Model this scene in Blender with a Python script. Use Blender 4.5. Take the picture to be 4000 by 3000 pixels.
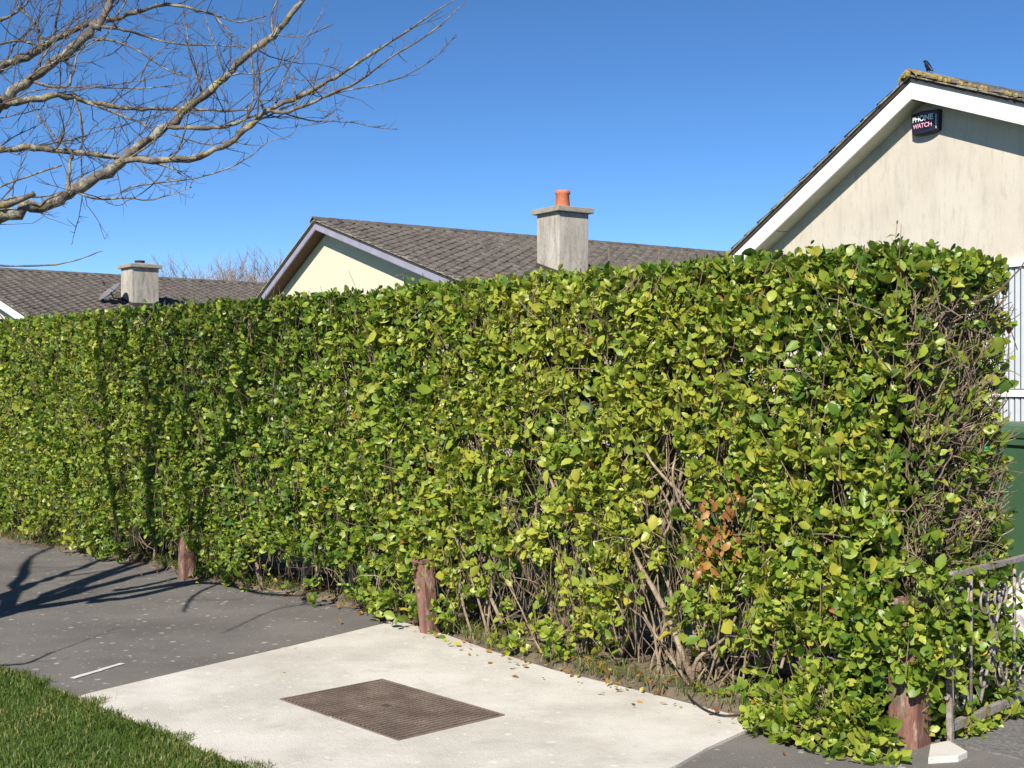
import bpy, bmesh, math, random
import numpy as np
from mathutils import Vector, Matrix

# ------------------------------------------------------------------ clear
for o in list(bpy.data.objects):
    bpy.data.objects.remove(o, do_unlink=True)
S = bpy.context.scene
COL = S.collection
random.seed(7)
RNG = np.random.default_rng(11)

# ------------------------------------------------------------------ camera
H = 1.5            # eye height
F = 4800.0         # focal length in pixels of the 4000 px wide photograph
HZ = 1490.0        # horizon row
cam_d = bpy.data.cameras.new('camera')
cam = bpy.data.objects.new('camera', cam_d)
COL.objects.link(cam)
cam.location = (0, 0, H)
cam.rotation_euler = (math.radians(90), 0, 0)
cam_d.sensor_width = 36.0
cam_d.lens = 36.0 * F / 4000.0
cam_d.shift_y = -10.0 / 4000.0
cam_d.clip_start = 0.05
cam_d.clip_end = 3000
S.camera = cam

# ------------------------------------------------------------------ sky and sun
SUN_EL = math.radians(38)
SX, SY = 0.35, 0.937            # horizontal travel direction of the light
W = bpy.data.worlds.new('World')
S.world = W
W.use_nodes = True
wn = W.node_tree
sky = wn.nodes.new('ShaderNodeTexSky')
sky.sky_type = 'NISHITA'
sky.sun_disc = False
sky.sun_elevation = SUN_EL
sky.sun_rotation = math.atan2(-SX, -SY)
sky.altitude = 6500
sky.air_density = 1.0
sky.dust_density = 0.5
sky.ozone_density = 1.5
hsv = wn.nodes.new('ShaderNodeHueSaturation')
hsv.inputs['Saturation'].default_value = 1.21
bg = wn.nodes['Background']
bg.inputs['Strength'].default_value = 0.097
wn.links.new(sky.outputs[0], hsv.inputs['Color'])
wn.links.new(hsv.outputs[0], bg.inputs['Color'])
sun_d = bpy.data.lights.new('sun', 'SUN')
sun_d.energy = 4.6
sun_d.angle = math.radians(0.53)
sun_d.color = (1.0, 0.94, 0.84)
sun = bpy.data.objects.new('sun', sun_d)
COL.objects.link(sun)
ldir = Vector((SX * math.cos(SUN_EL), SY * math.cos(SUN_EL), -math.sin(SUN_EL)))
sun.rotation_euler = ldir.to_track_quat('-Z', 'Y').to_euler()
sun.location = (-10, -20, 30)
S.view_settings.view_transform = 'Standard'
S.view_settings.look = 'None'
S.view_settings.gamma = 1
S.view_settings.use_curve_mapping = False
S.view_settings.exposure = 0.85

# ------------------------------------------------------------------ measuring helpers
K22 = 4000.0 / 2212.0


def P(px, py, Y):                       # point at depth Y (photo px)
    return Vector(((px - 2000) / F * Y, Y, H + (HZ - py) / F * Y))


def Q(px, py, Y):                       # same, 2212 px wide sketch
    return P(px * K22, py * K22, Y)


def G(px, py, z=0.0):                   # point on the ground, 2212 px sketch
    px *= K22; py *= K22
    Y = F * (H - z) / (py - HZ)
    return Vector(((px - 2000) / F * Y, Y, z))


O0 = Vector((1.702, 5.106, 0))          # hedge corner, at the gate post
U = Vector((-0.7005, 0.7136, 0)); U.normalize()     # along the hedge
V = Vector((U.y, -U.x, 0))                          # into the garden
Z = Vector((0, 0, 1))


def HB(a, b, z=0.0):
    return O0 + U * a + V * b + Z * z


def face(px, py, b=-0.06):              # sketch pixel -> (a, z) on the hedge front
    px *= K22; py *= K22
    d = Vector(((px - 2000) / F, 1, (HZ - py) / F))
    c = Vector((0, 0, H)) - HB(0, b)
    t = -c.dot(V) / d.dot(V)
    p = c + d * t
    return p.dot(U), p.z


# ------------------------------------------------------------------ materials
MATS = {}


def mat(name, cols, scale=4.0, detail=6.0, rough=0.8, bump=0.0, bscale=None, spec=0.3,
        stretch=(1, 1, 1), metal=0.0, pos=None, coat=0.0):
    m = bpy.data.materials.new(name)
    m.use_nodes = True
    n = m.node_tree.nodes; l = m.node_tree.links
    b = n['Principled BSDF']
    b.inputs['Roughness'].default_value = rough
    b.inputs['Specular IOR Level'].default_value = spec
    b.inputs['Metallic'].default_value = metal
    b.inputs['Coat Weight'].default_value = coat
    geo = n.new('ShaderNodeNewGeometry')
    mp = n.new('ShaderNodeMapping'); mp.inputs['Scale'].default_value = stretch
    l.new(geo.outputs['Position'], mp.inputs['Vector'])
    nz = n.new('ShaderNodeTexNoise')
    nz.inputs['Scale'].default_value = scale; nz.inputs['Detail'].default_value = detail
    nz.inputs['Roughness'].default_value = 0.62
    l.new(mp.outputs[0], nz.inputs['Vector'])
    r = n.new('ShaderNodeValToRGB')
    els = r.color_ramp.elements
    k = len(cols)
    ps = pos or [0.3 + 0.4 * i / max(1, k - 1) for i in range(k)]
    while len(els) < k:
        els.new(0.5)
    for i in range(k):
        els[i].position = ps[i]; els[i].color = (*cols[i], 1)
    l.new(nz.outputs['Fac'], r.inputs['Fac'])
    l.new(r.outputs['Color'], b.inputs['Base Color'])
    if bump:
        nb = n.new('ShaderNodeTexNoise'); nb.inputs['Scale'].default_value = bscale or scale * 6
        nb.inputs['Detail'].default_value = 5
        l.new(mp.outputs[0], nb.inputs['Vector'])
        bp = n.new('ShaderNodeBump'); bp.inputs['Strength'].default_value = bump
        bp.inputs['Distance'].default_value = 0.01
        l.new(nb.outputs['Fac'], bp.inputs['Height']); l.new(bp.outputs[0], b.inputs['Normal'])
    MATS[name] = m
    return m


def overlay(m, col, scale, lo, hi, amount=1.0, vor=False, stretch=(1, 1, 1), rnd=None):
    """mix a second colour over the base colour: noise patches or round spots"""
    n = m.node_tree.nodes; l = m.node_tree.links
    b = n['Principled BSDF']
    src = b.inputs['Base Color'].links[0].from_socket
    geo = n.new('ShaderNodeNewGeometry')
    mp = n.new('ShaderNodeMapping'); mp.inputs['Scale'].default_value = stretch
    l.new(geo.outputs['Position'], mp.inputs['Vector'])
    vec = mp.outputs[0]
    if vor:
        w = n.new('ShaderNodeTexNoise'); w.inputs['Scale'].default_value = scale * 1.7
        l.new(vec, w.inputs['Vector'])
        ad = n.new('ShaderNodeVectorMath'); ad.operation = 'MULTIPLY_ADD'
        l.new(w.outputs['Color'], ad.inputs[0]); ad.inputs[1].default_value = (0.5 / scale,) * 3
        l.new(vec, ad.inputs[2])
        t = n.new('ShaderNodeTexVoronoi'); t.inputs['Scale'].default_value = scale
        l.new(ad.outputs[0], t.inputs['Vector'])
        # each cell gets its own spot radius, most of them none
        sub = n.new('ShaderNodeMath'); sub.operation = 'SUBTRACT'
        sep = n.new('ShaderNodeSeparateColor'); l.new(t.outputs['Color'], sep.inputs[0])
        mr = n.new('ShaderNodeMapRange')
        mr.inputs['From Min'].default_value = rnd or 0.6; mr.inputs['From Max'].default_value = 1.0
        mr.inputs['To Min'].default_value = 0.0; mr.inputs['To Max'].default_value = hi
        l.new(sep.outputs[0], mr.inputs['Value'])
        l.new(mr.outputs[0], sub.inputs[0]); l.new(t.outputs['Distance'], sub.inputs[1])
        f = n.new('ShaderNodeMapRange'); f.inputs['From Min'].default_value = 0.0
        f.inputs['From Max'].default_value = lo; f.inputs['To Max'].default_value = amount
        l.new(sub.outputs[0], f.inputs['Value'])
    else:
        t = n.new('ShaderNodeTexNoise'); t.inputs['Scale'].default_value = scale
        t.inputs['Detail'].default_value = 7; t.inputs['Roughness'].default_value = 0.65
        l.new(vec, t.inputs['Vector'])
        f = n.new('ShaderNodeMapRange'); f.inputs['From Min'].default_value = lo
        f.inputs['From Max'].default_value = hi; f.inputs['To Max'].default_value = amount
        l.new(t.outputs['Fac'], f.inputs['Value'])
    mx = n.new('ShaderNodeMix'); mx.data_type = 'RGBA'
    l.new(f.outputs[0], mx.inputs['Factor'])
    l.new(src, mx.inputs['A']); mx.inputs['B'].default_value = (*col, 1)
    l.new(mx.outputs['Result'], b.inputs['Base Color'])
    return m


def leaf_mat(name, stops, trans=0.32, rough=0.42, spec=0.42):
    m = bpy.data.materials.new(name); m.use_nodes = True
    n = m.node_tree.nodes; l = m.node_tree.links
    b = n['Principled BSDF']; out = n['Material Output']
    b.inputs['Roughness'].default_value = rough; b.inputs['Specular IOR Level'].default_value = spec
    at = n.new('ShaderNodeAttribute'); at.attribute_name = 'tint'
    r = n.new('ShaderNodeValToRGB'); els = r.color_ramp.elements
    while len(els) < len(stops):
        els.new(0.5)
    for e, (p, c) in zip(els, stops):
        e.position = p; e.color = (*c, 1)
    l.new(at.outputs['Fac'], r.inputs['Fac']); l.new(r.outputs['Color'], b.inputs['Base Color'])
    tr = n.new('ShaderNodeBsdfTranslucent')
    hs = n.new('ShaderNodeHueSaturation'); hs.inputs['Value'].default_value = 1.25
    hs.inputs['Hue'].default_value = 0.485
    l.new(r.outputs['Color'], hs.inputs['Color']); l.new(hs.outputs[0], tr.inputs['Color'])
    mx = n.new('ShaderNodeMixShader'); mx.inputs[0].default_value = trans
    l.new(b.outputs[0], mx.inputs[1]); l.new(tr.outputs[0], mx.inputs[2])
    l.new(mx.outputs[0], out.inputs['Surface'])
    MATS[name] = m
    return m


leaf_mat('hedge_leaf', [(0.0, (0.028, 0.072, 0.012)), (0.3, (0.075, 0.155, 0.018)), (0.55, (0.175, 0.255, 0.027)),
                        (0.78, (0.33, 0.375, 0.05)), (0.9, (0.42, 0.36, 0.05)), (0.94, (0.40, 0.20, 0.05)),
                        (1.0, (0.22, 0.09, 0.03))])
leaf_mat('grass_blade', [(0.0, (0.035, 0.085, 0.008)), (0.5, (0.068, 0.12, 0.016)), (0.85, (0.13, 0.17, 0.035)),
                         (1.0, (0.30, 0.25, 0.10))], trans=0.3, rough=0.5, spec=0.3)
mat('twig_bark', [(0.075, 0.052, 0.034), (0.16, 0.115, 0.078), (0.26, 0.20, 0.145)], 30, rough=0.9)
mat('stem_bark', [(0.12, 0.085, 0.055), (0.25, 0.19, 0.13), (0.36, 0.29, 0.21)], 22, rough=0.9, bump=0.6, bscale=90)
m = mat('asphalt', [(0.112, 0.101, 0.090), (0.153, 0.141, 0.127), (0.198, 0.183, 0.166)], 1.1, rough=0.92, bump=0.8, bscale=160)
overlay(m, (0.09, 0.085, 0.08), 110, 0.52, 0.72, 0.7)
overlay(m, (0.26, 0.25, 0.23), 140, 0.6, 0.75, 0.6)
overlay(m, (0.46, 0.44, 0.40), 15.0, 0.10, 0.32, 0.65, vor=True, rnd=0.45)
overlay(m, (0.40, 0.38, 0.34), 33.0, 0.08, 0.30, 0.6, vor=True, rnd=0.5)
m = mat('concrete', [(0.42, 0.39, 0.345), (0.485, 0.455, 0.405), (0.54, 0.51, 0.46)], 2.2, rough=0.9, bump=0.35, bscale=120)
overlay(m, (0.36, 0.335, 0.29), 60, 0.5, 0.75, 0.45)
overlay(m, (0.66, 0.63, 0.575), 17.0, 0.12, 0.34, 0.55, vor=True, rnd=0.45)
overlay(m, (0.60, 0.57, 0.52), 1.1, 0.45, 0.68, 0.8)
overlay(m, (0.33, 0.305, 0.26), 3.1, 0.56, 0.78, 0.55)
overlay(m, (0.30, 0.275, 0.23), 26, 0.60, 0.72, 0.5)
overlay(m, (0.23, 0.21, 0.17), 6.0, 0.05, 0.12, 0.8, vor=True, rnd=0.7)
m = mat('driveway_tarmac', [(0.09, 0.085, 0.08), (0.15, 0.142, 0.135), (0.22, 0.21, 0.20)], 60, rough=0.95, bump=1.0, bscale=90)
mat('soil', [(0.065, 0.05, 0.034), (0.13, 0.10, 0.07), (0.19, 0.155, 0.105)], 14, rough=1.0, bump=1.0, bscale=60)
mat('lawn_soil', [(0.03, 0.06, 0.01), (0.06, 0.11, 0.015)], 8, rough=1.0, bump=0.6)
mat('far_ground', [(0.06, 0.075, 0.03), (0.10, 0.11, 0.05)], 0.3, rough=1.0)
m = mat('iron_cover', [(0.105, 0.075, 0.06), (0.16, 0.118, 0.094), (0.22, 0.165, 0.135)], 7, rough=0.75, bump=0.4, bscale=200, spec=0.35)
overlay(m, (0.55, 0.52, 0.47), 9.0, 0.05, 0.2, 0.8, vor=True, rnd=0.72)
m = mat('red_timber', [(0.10, 0.05, 0.038), (0.18, 0.088, 0.066), (0.27, 0.145, 0.11)], 18, rough=0.85, bump=0.6, stretch=(1, 1, 0.25))
overlay(m, (0.36, 0.28, 0.22), 26, 0.54, 0.64, 0.85, stretch=(1, 1, 0.3))
overlay(m, (0.085, 0.075, 0.05), 13, 0.52, 0.68, 0.8)
m = mat('gate_iron', [(0.16, 0.135, 0.11), (0.24, 0.21, 0.18), (0.33, 0.295, 0.255)], 30, rough=0.6, bump=0.4, metal=0.0, spec=0.5)
overlay(m, (0.20, 0.09, 0.05), 24, 0.55, 0.7, 0.8)
m = mat('bin_plastic', [(0.048, 0.108, 0.052), (0.058, 0.122, 0.06)], 5, rough=0.42, spec=0.4)
mat('black_plastic', [(0.012, 0.012, 0.014), (0.02, 0.02, 0.022)], 8, rough=0.45)
m = mat('render_cream', [(0.57, 0.515, 0.385), (0.61, 0.555, 0.42)], 1.5, rough=0.95, bump=0.2, bscale=80)
m = mat('render_offwhite', [(0.47, 0.42, 0.345), (0.52, 0.47, 0.39), (0.55, 0.50, 0.42)], 1.3, rough=0.95, bump=0.25, bscale=70)
overlay(m, (0.34, 0.31, 0.265), 3.2, 0.50, 0.74, 0.6, stretch=(2.2, 2.2, 0.35))
overlay(m, (0.30, 0.28, 0.25), 9.0, 0.54, 0.75, 0.6, stretch=(2, 2, 0.5))
m = mat('chimney_render', [(0.29, 0.265, 0.225), (0.39, 0.36, 0.31), (0.47, 0.44, 0.385)], 2.6, rough=0.95, bump=0.4, stretch=(1, 1, 0.5))
overlay(m, (0.19, 0.17, 0.14), 3.2, 0.47, 0.70, 0.85, stretch=(2.6, 2.6, 0.35))
overlay(m, (0.16, 0.14, 0.12), 14, 0.55, 0.72, 0.6)
m = mat('cap_concrete', [(0.22, 0.195, 0.16), (0.33, 0.30, 0.25)], 7, rough=0.95, bump=0.5)
overlay(m, (0.30, 0.27, 0.12), 11, 0.55, 0.72, 0.7)
m = mat('terracotta', [(0.42, 0.125, 0.066), (0.52, 0.17, 0.09)], 10, rough=0.8)
m = mat('white_paint', [(0.74, 0.73, 0.70), (0.80, 0.79, 0.77)], 5, rough=0.55, stretch=(1, 1, 3))
m = mat('lilac_paint', [(0.23, 0.22, 0.285), (0.30, 0.29, 0.36)], 4, rough=0.6)
mat('brown_soffit', [(0.085, 0.052, 0.038), (0.12, 0.075, 0.055)], 6, rough=0.8)
m = mat('white_soffit', [(0.42, 0.40, 0.34), (0.56, 0.53, 0.46)], 5, rough=0.8)
mat('dark_edge', [(0.035, 0.03, 0.03), (0.07, 0.058, 0.052)], 12, rough=0.9)
m = mat('roof_tile', [(0.052, 0.045, 0.040), (0.088, 0.077, 0.068), (0.13, 0.113, 0.10)], 3.0, rough=0.92, bump=0.5, bscale=60)
overlay(m, (0.20, 0.175, 0.125), 9, 0.54, 0.70, 0.75)
overlay(m, (0.15, 0.09, 0.065), 4, 0.62, 0.75, 0.5)
overlay(m, (0.27, 0.26, 0.235), 26, 0.60, 0.70, 0.7)
m = mat('mossy_tile', [(0.13, 0.105, 0.05), (0.26, 0.19, 0.07), (0.34, 0.28, 0.14)], 12, rough=1.0, bump=1.0, bscale=40)
mat('lichen_grey', [(0.20, 0.18, 0.13), (0.36, 0.33, 0.25)], 16, rough=1.0, bump=0.8)
m = mat('tree_bark', [(0.055, 0.045, 0.036), (0.115, 0.096, 0.076), (0.185, 0.16, 0.13)], 14, rough=0.95, bump=0.8, bscale=70)
overlay(m, (0.27, 0.255, 0.20), 13, 0.51, 0.61, 0.9)
overlay(m, (0.30, 0.255, 0.06), 9, 0.57, 0.66, 0.9)
overlay(m, (0.035, 0.03, 0.026), 17, 0.56, 0.66, 0.8)
mat('fine_twig', [(0.055, 0.040, 0.034), (0.105, 0.080, 0.066)], 12, rough=0.9)
mat('hazy_bark', [(0.27, 0.22, 0.195), (0.35, 0.29, 0.26)], 3, rough=1.0)  # pale tone puts distance haze into the bark colour
mat('dish_grey', [(0.12, 0.125, 0.135), (0.16, 0.165, 0.175)], 6, rough=0.5)
mat('alarm_black', [(0.012, 0.012, 0.022), (0.02, 0.018, 0.03)], 8, rough=0.3, spec=0.5)
mat('print_white', [(0.70, 0.74, 0.78), (0.75, 0.78, 0.80)], 8, rough=0.5)
mat('print_pink', [(0.62, 0.30, 0.42), (0.66, 0.34, 0.46)], 8, rough=0.5)
mat('feather', [(0.006, 0.009, 0.018), (0.012, 0.016, 0.03)], 30, rough=0.45)
mat('glass_dark', [(0.05, 0.065, 0.085), (0.07, 0.085, 0.105)], 2, rough=0.06, spec=0.6)
mat('blind_slat', [(0.40, 0.42, 0.45), (0.46, 0.48, 0.50)], 5, rough=0.6)
mat('sack_white', [(0.70, 0.66, 0.66), (0.78, 0.75, 0.74)], 9, rough=0.5, bump=0.5)
mat('road_paint', [(0.50, 0.48, 0.44), (0.62, 0.60, 0.55)], 30, rough=0.8)
mat('green_scrap', [(0.0, 0.22, 0.10), (0.0, 0.27, 0.12)], 9, rough=0.4)

# ------------------------------------------------------------------ mesh helpers


class MB:
    def __init__(s):
        s.v = []; s.f = []

    def add(s, vs, fs):
        k = len(s.v)
        s.v += [tuple(x) for x in vs]
        s.f += [tuple(i + k for i in f) for f in fs]
        return s

    def box(s, c, ax, ay, az):          # half axes
        c = Vector(c)
        vs = [c + ax * i + ay * j + az * k for i in (-1, 1) for j in (-1, 1) for k in (-1, 1)]
        return s.add(vs, [(0, 1, 3, 2), (4, 6, 7, 5), (0, 4, 5, 1), (2, 3, 7, 6), (0, 2, 6, 4), (1, 5, 7, 3)])

    def prism(s, pts, ext):             # polygon swept by ext
        n = len(pts); ext = Vector(ext)
        vs = [Vector(p) for p in pts] + [Vector(p) + ext for p in pts]
        fs = [tuple(range(n))[::-1], tuple(range(n, 2 * n))]
        fs += [(i, (i + 1) % n, n + (i + 1) % n, n + i) for i in range(n)]
        return s.add(vs, fs)

    def tube(s, pts, rad, n=6, cap=True):
        pts = [Vector(p) for p in pts]
        vs = []; fs = []
        m_ = len(pts)
        t0 = (pts[1] - pts[0]).normalized()
        a = t0.orthogonal().normalized()
        for i, p in enumerate(pts):
            t = (pts[min(i + 1, m_ - 1)] - pts[max(i - 1, 0)])
            t = t.normalized() if t.length > 1e-9 else t0
            a = (a - t * a.dot(t))
            a = a.normalized() if a.length > 1e-6 else t.orthogonal().normalized()
            b = t.cross(a)
            r = rad[i] if hasattr(rad, '__len__') else rad
            for k in range(n):
                an = 2 * math.pi * k / n
                vs.append(p + a * (r * math.cos(an)) + b * (r * math.sin(an)))
        for i in range(m_ - 1):
            for k in range(n):
                k2 = (k + 1) % n
                fs.append((i * n + k, i * n + k2, (i + 1) * n + k2, (i + 1) * n + k))
        if cap:
            fs.append(tuple(range(n))[::-1]); fs.append(tuple(range((m_ - 1) * n, m_ * n)))
        return s.add(vs, fs)

    def mesh(s, name, off=(0, 0, 0), smooth=False):
        me = bpy.data.meshes.new(name)
        ox, oy, oz = off
        me.from_pydata([(x - ox, y - oy, z - oz) for x, y, z in s.v], [], s.f)
        me.update()
        if smooth:
            me.polygons.foreach_set('use_smooth', [True] * len(me.polygons))
        return me

    def build(s, name, material, parent=None, smooth=False, kind=None, bevel=0.0, recalc=True):
        root = parent
        while root is not None and root.parent is not None:
            root = root.parent
        off = root.location if root is not None else (0, 0, 0)
        me = s.mesh(name, off, smooth)
        if recalc and len(me.polygons) < 60000:
            bm = bmesh.new(); bm.from_mesh(me)
            bmesh.ops.recalc_face_normals(bm, faces=bm.faces)
            if bevel:
                bmesh.ops.bevel(bm, geom=list(bm.edges), offset=bevel, segments=2, affect='EDGES', profile=0.6)
            bm.to_mesh(me); bm.free()
            if smooth:
                me.polygons.foreach_set('use_smooth', [True] * len(me.polygons))
        return link(name, me, material, parent, kind)


def link(name, me, material, parent=None, kind=None):
    o = bpy.data.objects.new(name, me)
    if material and not me.materials:
        me.materials.append(MATS[material])
    COL.objects.link(o)
    if parent is not None:
        o.parent = parent
    if kind:
        o['kind'] = kind
    return o


def tag(o, label, cat, group=None):
    o['label'] = label; o['category'] = cat
    if group:
        o['group'] = group
    return o


def thing(name, label, cat, loc, group=None):
    o = bpy.data.objects.new(name, None)
    COL.objects.link(o)
    o.location = loc
    o.empty_display_size = 0.1
    return tag(o, label, cat, group)


def arr_mesh(name, verts, faces_flat, nv, tint=None, smooth=True):
    """verts (N,3); faces_flat (M,k) all with k corners, or list of arrays"""
    me = bpy.data.meshes.new(name)
    loops = np.concatenate([f.ravel() for f in faces_flat]).astype(np.int32)
    tot = np.concatenate([np.full(len(f), f.shape[1]) for f in faces_flat]).astype(np.int32)
    start = np.concatenate([[0], np.cumsum(tot)[:-1]]).astype(np.int32)
    me.vertices.add(len(verts)); me.vertices.foreach_set('co', np.asarray(verts, np.float32).ravel())
    me.loops.add(len(loops)); me.loops.foreach_set('vertex_index', loops)
    me.polygons.add(len(tot)); me.polygons.foreach_set('loop_start', start)
    me.polygons.foreach_set('loop_total', tot)
    if smooth:
        me.polygons.foreach_set('use_smooth', np.ones(len(tot), bool))
    me.update(calc_edges=True)
    if tint is not None:
        at = me.attributes.new('tint', 'FLOAT', 'POINT')
        at.data.foreach_set('value', np.asarray(tint, np.float32))
    return me


def smoothline(pts, k=4):
    """Catmull-Rom through rows of numbers"""
    p = np.array(pts, float)
    if len(p) < 3:
        return p
    e = np.vstack([2 * p[0] - p[1], p, 2 * p[-1] - p[-2]])
    out = []
    for i in range(1, len(e) - 2):
        for j in range(k):
            t = j / k
            out.append(0.5 * ((2 * e[i]) + (-e[i - 1] + e[i + 1]) * t + (2 * e[i - 1] - 5 * e[i] + 4 * e[i + 1] - e[i + 2]) * t * t
                              + (-e[i - 1] + 3 * e[i] - 3 * e[i + 1] + e[i + 2]) * t ** 3))
    out.append(p[-1])
    return np.array(out)


def norm(a):
    return a / np.maximum(np.linalg.norm(a, axis=-1, keepdims=True), 1e-9)


# ------------------------------------------------------------------ ground
def sheet(name, pts, z, material, kind='structure', thick=0.0):
    mb = MB()
    p = [Vector((q[0], q[1], z)) for q in pts]
    if thick:
        mb.prism([x - Z * thick for x in p], Z * thick)
    else:
        mb.add(p, [tuple(range(len(p)))])
    o = mb.build(name, material)
    if not thick and o.data.polygons[0].normal.z < 0:
        o.data.flip_normals()
    o['kind'] = kind
    return o


sheet('ground', [(-900, -300), (900, -300), (900, 1500), (-900, 1500)], -0.16, 'far_ground')
sheet('road', [HB(-40, -12), HB(-40, -4.0), HB(60, -4.0), HB(60, -12)], -0.115, 'asphalt')
kerb = sheet('kerb', [HB(-0.6, -4.0), HB(60, -4.0), HB(60, -3.87), HB(-0.6, -3.87)], 0.004, 'concrete', thick=0.16)
sheet('lawn', [HB(0.45, -3.868), HB(60, -3.868), HB(60, -2.20), HB(0.45, -2.20)], 0.006, 'lawn_soil', thick=0.15)
sheet('footpath', [HB(-40, -3.99), HB(60, -3.99), HB(60, 0.9), HB(-40, 0.9)], 0.0, 'asphalt', thick=0.15)
sheet('driveway', [HB(-4.5, 0.06), HB(-0.02, 0.06), HB(-0.02, 0.95), HB(2.6, 0.95), HB(2.6, 9), HB(-4.5, 9)], 0.006, 'driveway_tarmac', thick=0.1)
sheet('garden_lawn', [HB(2.7, 0.9), HB(60, 0.9), HB(60, 40), HB(2.7, 40)], 0.0, 'lawn_soil', thick=0.1)
slab_edge = [(150, 1513), (190, 1503), (400, 1453), (620, 1402), (760, 1368), (840, 1348), (875, 1349), (960, 1374), (1060, 1410), (1200, 1453),
             (1400, 1502), (1560, 1543), (1648, 1565)]
pts = [G(*p) for p in slab_edge]
pts[0] = HB(3.13, -2.18)
pts += [G(1600, 1588), G(1530, 1620), G(1460, 1660), HB(0.5, -1.5), HB(0.5, -2.21)]
slab = sheet('concrete_slab', pts, 0.012, 'concrete', thick=0.06)
# soil strip under the hedge, uneven
sedge = [(-420, 1085), (0, 1168), (120, 1185), (240, 1205), (330, 1222), (420, 1253), (520, 1268), (610, 1283), (720, 1305), (840, 1332), (890, 1353), (960, 1372),
         (1060, 1408), (1200, 1451), (1400, 1500), (1560, 1541), (1650, 1566), (1690, 1590), (1800, 1612), (1930, 1622), (1985, 1618)]
fr = [G(*p) for p in sedge]
fa = np.array([[(p - O0).dot(U), (p - O0).dot(V)] for p in fr])
o_ = np.argsort(fa[:, 0]); fa = fa[o_]
aa = np.linspace(0.0, 20, 260)
rows = []
for a in aa:
    b0 = np.interp(a, fa[:, 0], fa[:, 1]) + 0.02 * math.sin(a * 19) + 0.02 * math.sin(a * 43 + 1)
    for j in range(13):
        b = b0 + (0.86 - b0) * (j / 12)
        z = 0.014 + 0.05 * min(1, j / 3) * (0.6 + 0.4 * math.sin(a * 7 + j)) + random.uniform(-.006, .01) * (j > 0) - (0.03 if j == 0 else 0)
        rows.append(HB(a, b, z))
mb = MB(); mb.add(rows, [(i * 13 + j, (i + 1) * 13 + j, (i + 1) * 13 + j + 1, i * 13 + j + 1) for i in range(len(aa) - 1) for j in range(12)])
o = mb.build('soil_strip', 'soil', smooth=True); o['kind'] = 'structure'
# short worn painted line
p0, p1 = G(156, 1467), G(264, 1434)
d = (p1 - p0).normalized(); w = d.cross(Z) * 0.02
mb = MB(); ring = []
for i in range(9):
    c = p0.lerp(p1, i / 8)
    ring.append((c - w * random.uniform(.6, 1.1), c + w * random.uniform(.6, 1.1)))
for i in range(8):
    mb.add([ring[i][0], ring[i + 1][0], ring[i + 1][1], ring[i][1]], [(0, 1, 2, 3)])
mb.v = [(x, y, 0.004) for x, y, z in mb.v]
o = mb.build('painted_line', 'road_paint'); o['kind'] = 'structure'


# ------------------------------------------------------------------ grass
def blades(name, pos, hmin, hmax, wid, tint, lean=0.45, parent=None):
    n = len(pos)
    an = RNG.uniform(0, 2 * np.pi, n)
    side = np.stack([np.cos(an), np.sin(an), np.zeros(n)], 1)
    an2 = RNG.uniform(0, 2 * np.pi, n)
    ln = np.stack([np.cos(an2), np.sin(an2), np.zeros(n)], 1) * (RNG.uniform(0.1, lean * 2, n))[:, None]
    h = RNG.uniform(hmin, hmax, n)[:, None]
    w = (wid * RNG.uniform(.7, 1.3, n))[:, None]
    v0 = pos - side * w; v1 = pos + side * w
    mid = pos + (np.array([0, 0, 1.0]) + ln * .45) * h * .6
    v2 = mid + side * w * .8; v3 = mid - side * w * .8
    v4 = pos + (np.array([0, 0, .92]) + ln) * h
    vs = np.stack([v0, v1, v2, v3, v4], 1).reshape(-1, 3)
    k = np.arange(n) * 5
    q = np.stack([k, k + 1, k + 2, k + 3], 1); t = np.stack([k + 3, k + 2, k + 4], 1)
    me = arr_mesh(name, vs, [q, t], 5, np.repeat(tint, 5), smooth=False)
    return link(name, me, 'grass_blade', parent, 'stuff')


n = 115000
a = RNG.uniform(0.5, 8.5, n); b = -2.20 - RNG.power(1.0, n) * 1.66
e = 0.05 * np.sin(a * 9) + 0.04 * np.sin(a * 23 + 2) + RNG.normal(0, .025, n)
b = np.where(RNG.random(n) < .10, -2.21 + e * .9 - np.abs(RNG.normal(0, .05, n)), b)
base = np.array(O0)[None] + a[:, None] * np.array(U) + b[:, None] * np.array(V) + np.array([0, 0, .006])
keep = (base[:, 1] > 4.4) & ((base[:, 0] > -.46 * base[:, 1] - .1) | ((base[:, 0] > -.8 * base[:, 1] - .1) & (RNG.random(n) < .55))) & (base[:, 0] < 1)
base = base[keep]; n = len(base)
pt = np.sin(base[:, 0] * 5 + 1) * np.sin(base[:, 1] * 4) * .12
blades('lawn_grass', base, .012, .036, .0021, np.clip(RNG.normal(.63, .19, n) + pt * 1.5 + (RNG.random(n) < .05) * .4, 0, 1))
n = 6000
a = RNG.uniform(0.1, 10.5, n); fb = np.interp(a, fa[:, 0], fa[:, 1])
b = fb + np.abs(RNG.normal(0, .13, n)) + .0
dens = (np.sin(a * 5.1) + np.sin(a * 2.3 + 1) + 1.1) > RNG.uniform(-1.2, 2.2, n)
a, b = a[dens], b[dens]; n = len(a)
base = np.array(O0)[None] + a[:, None] * np.array(U) + b[:, None] * np.array(V) + np.array([0, 0, .03])
blades('verge_grass', base, .03, .11, .0022, np.clip(RNG.normal(.72, .2, n), 0, 1), lean=.7)
o = bpy.data.objects['verge_grass']

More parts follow.
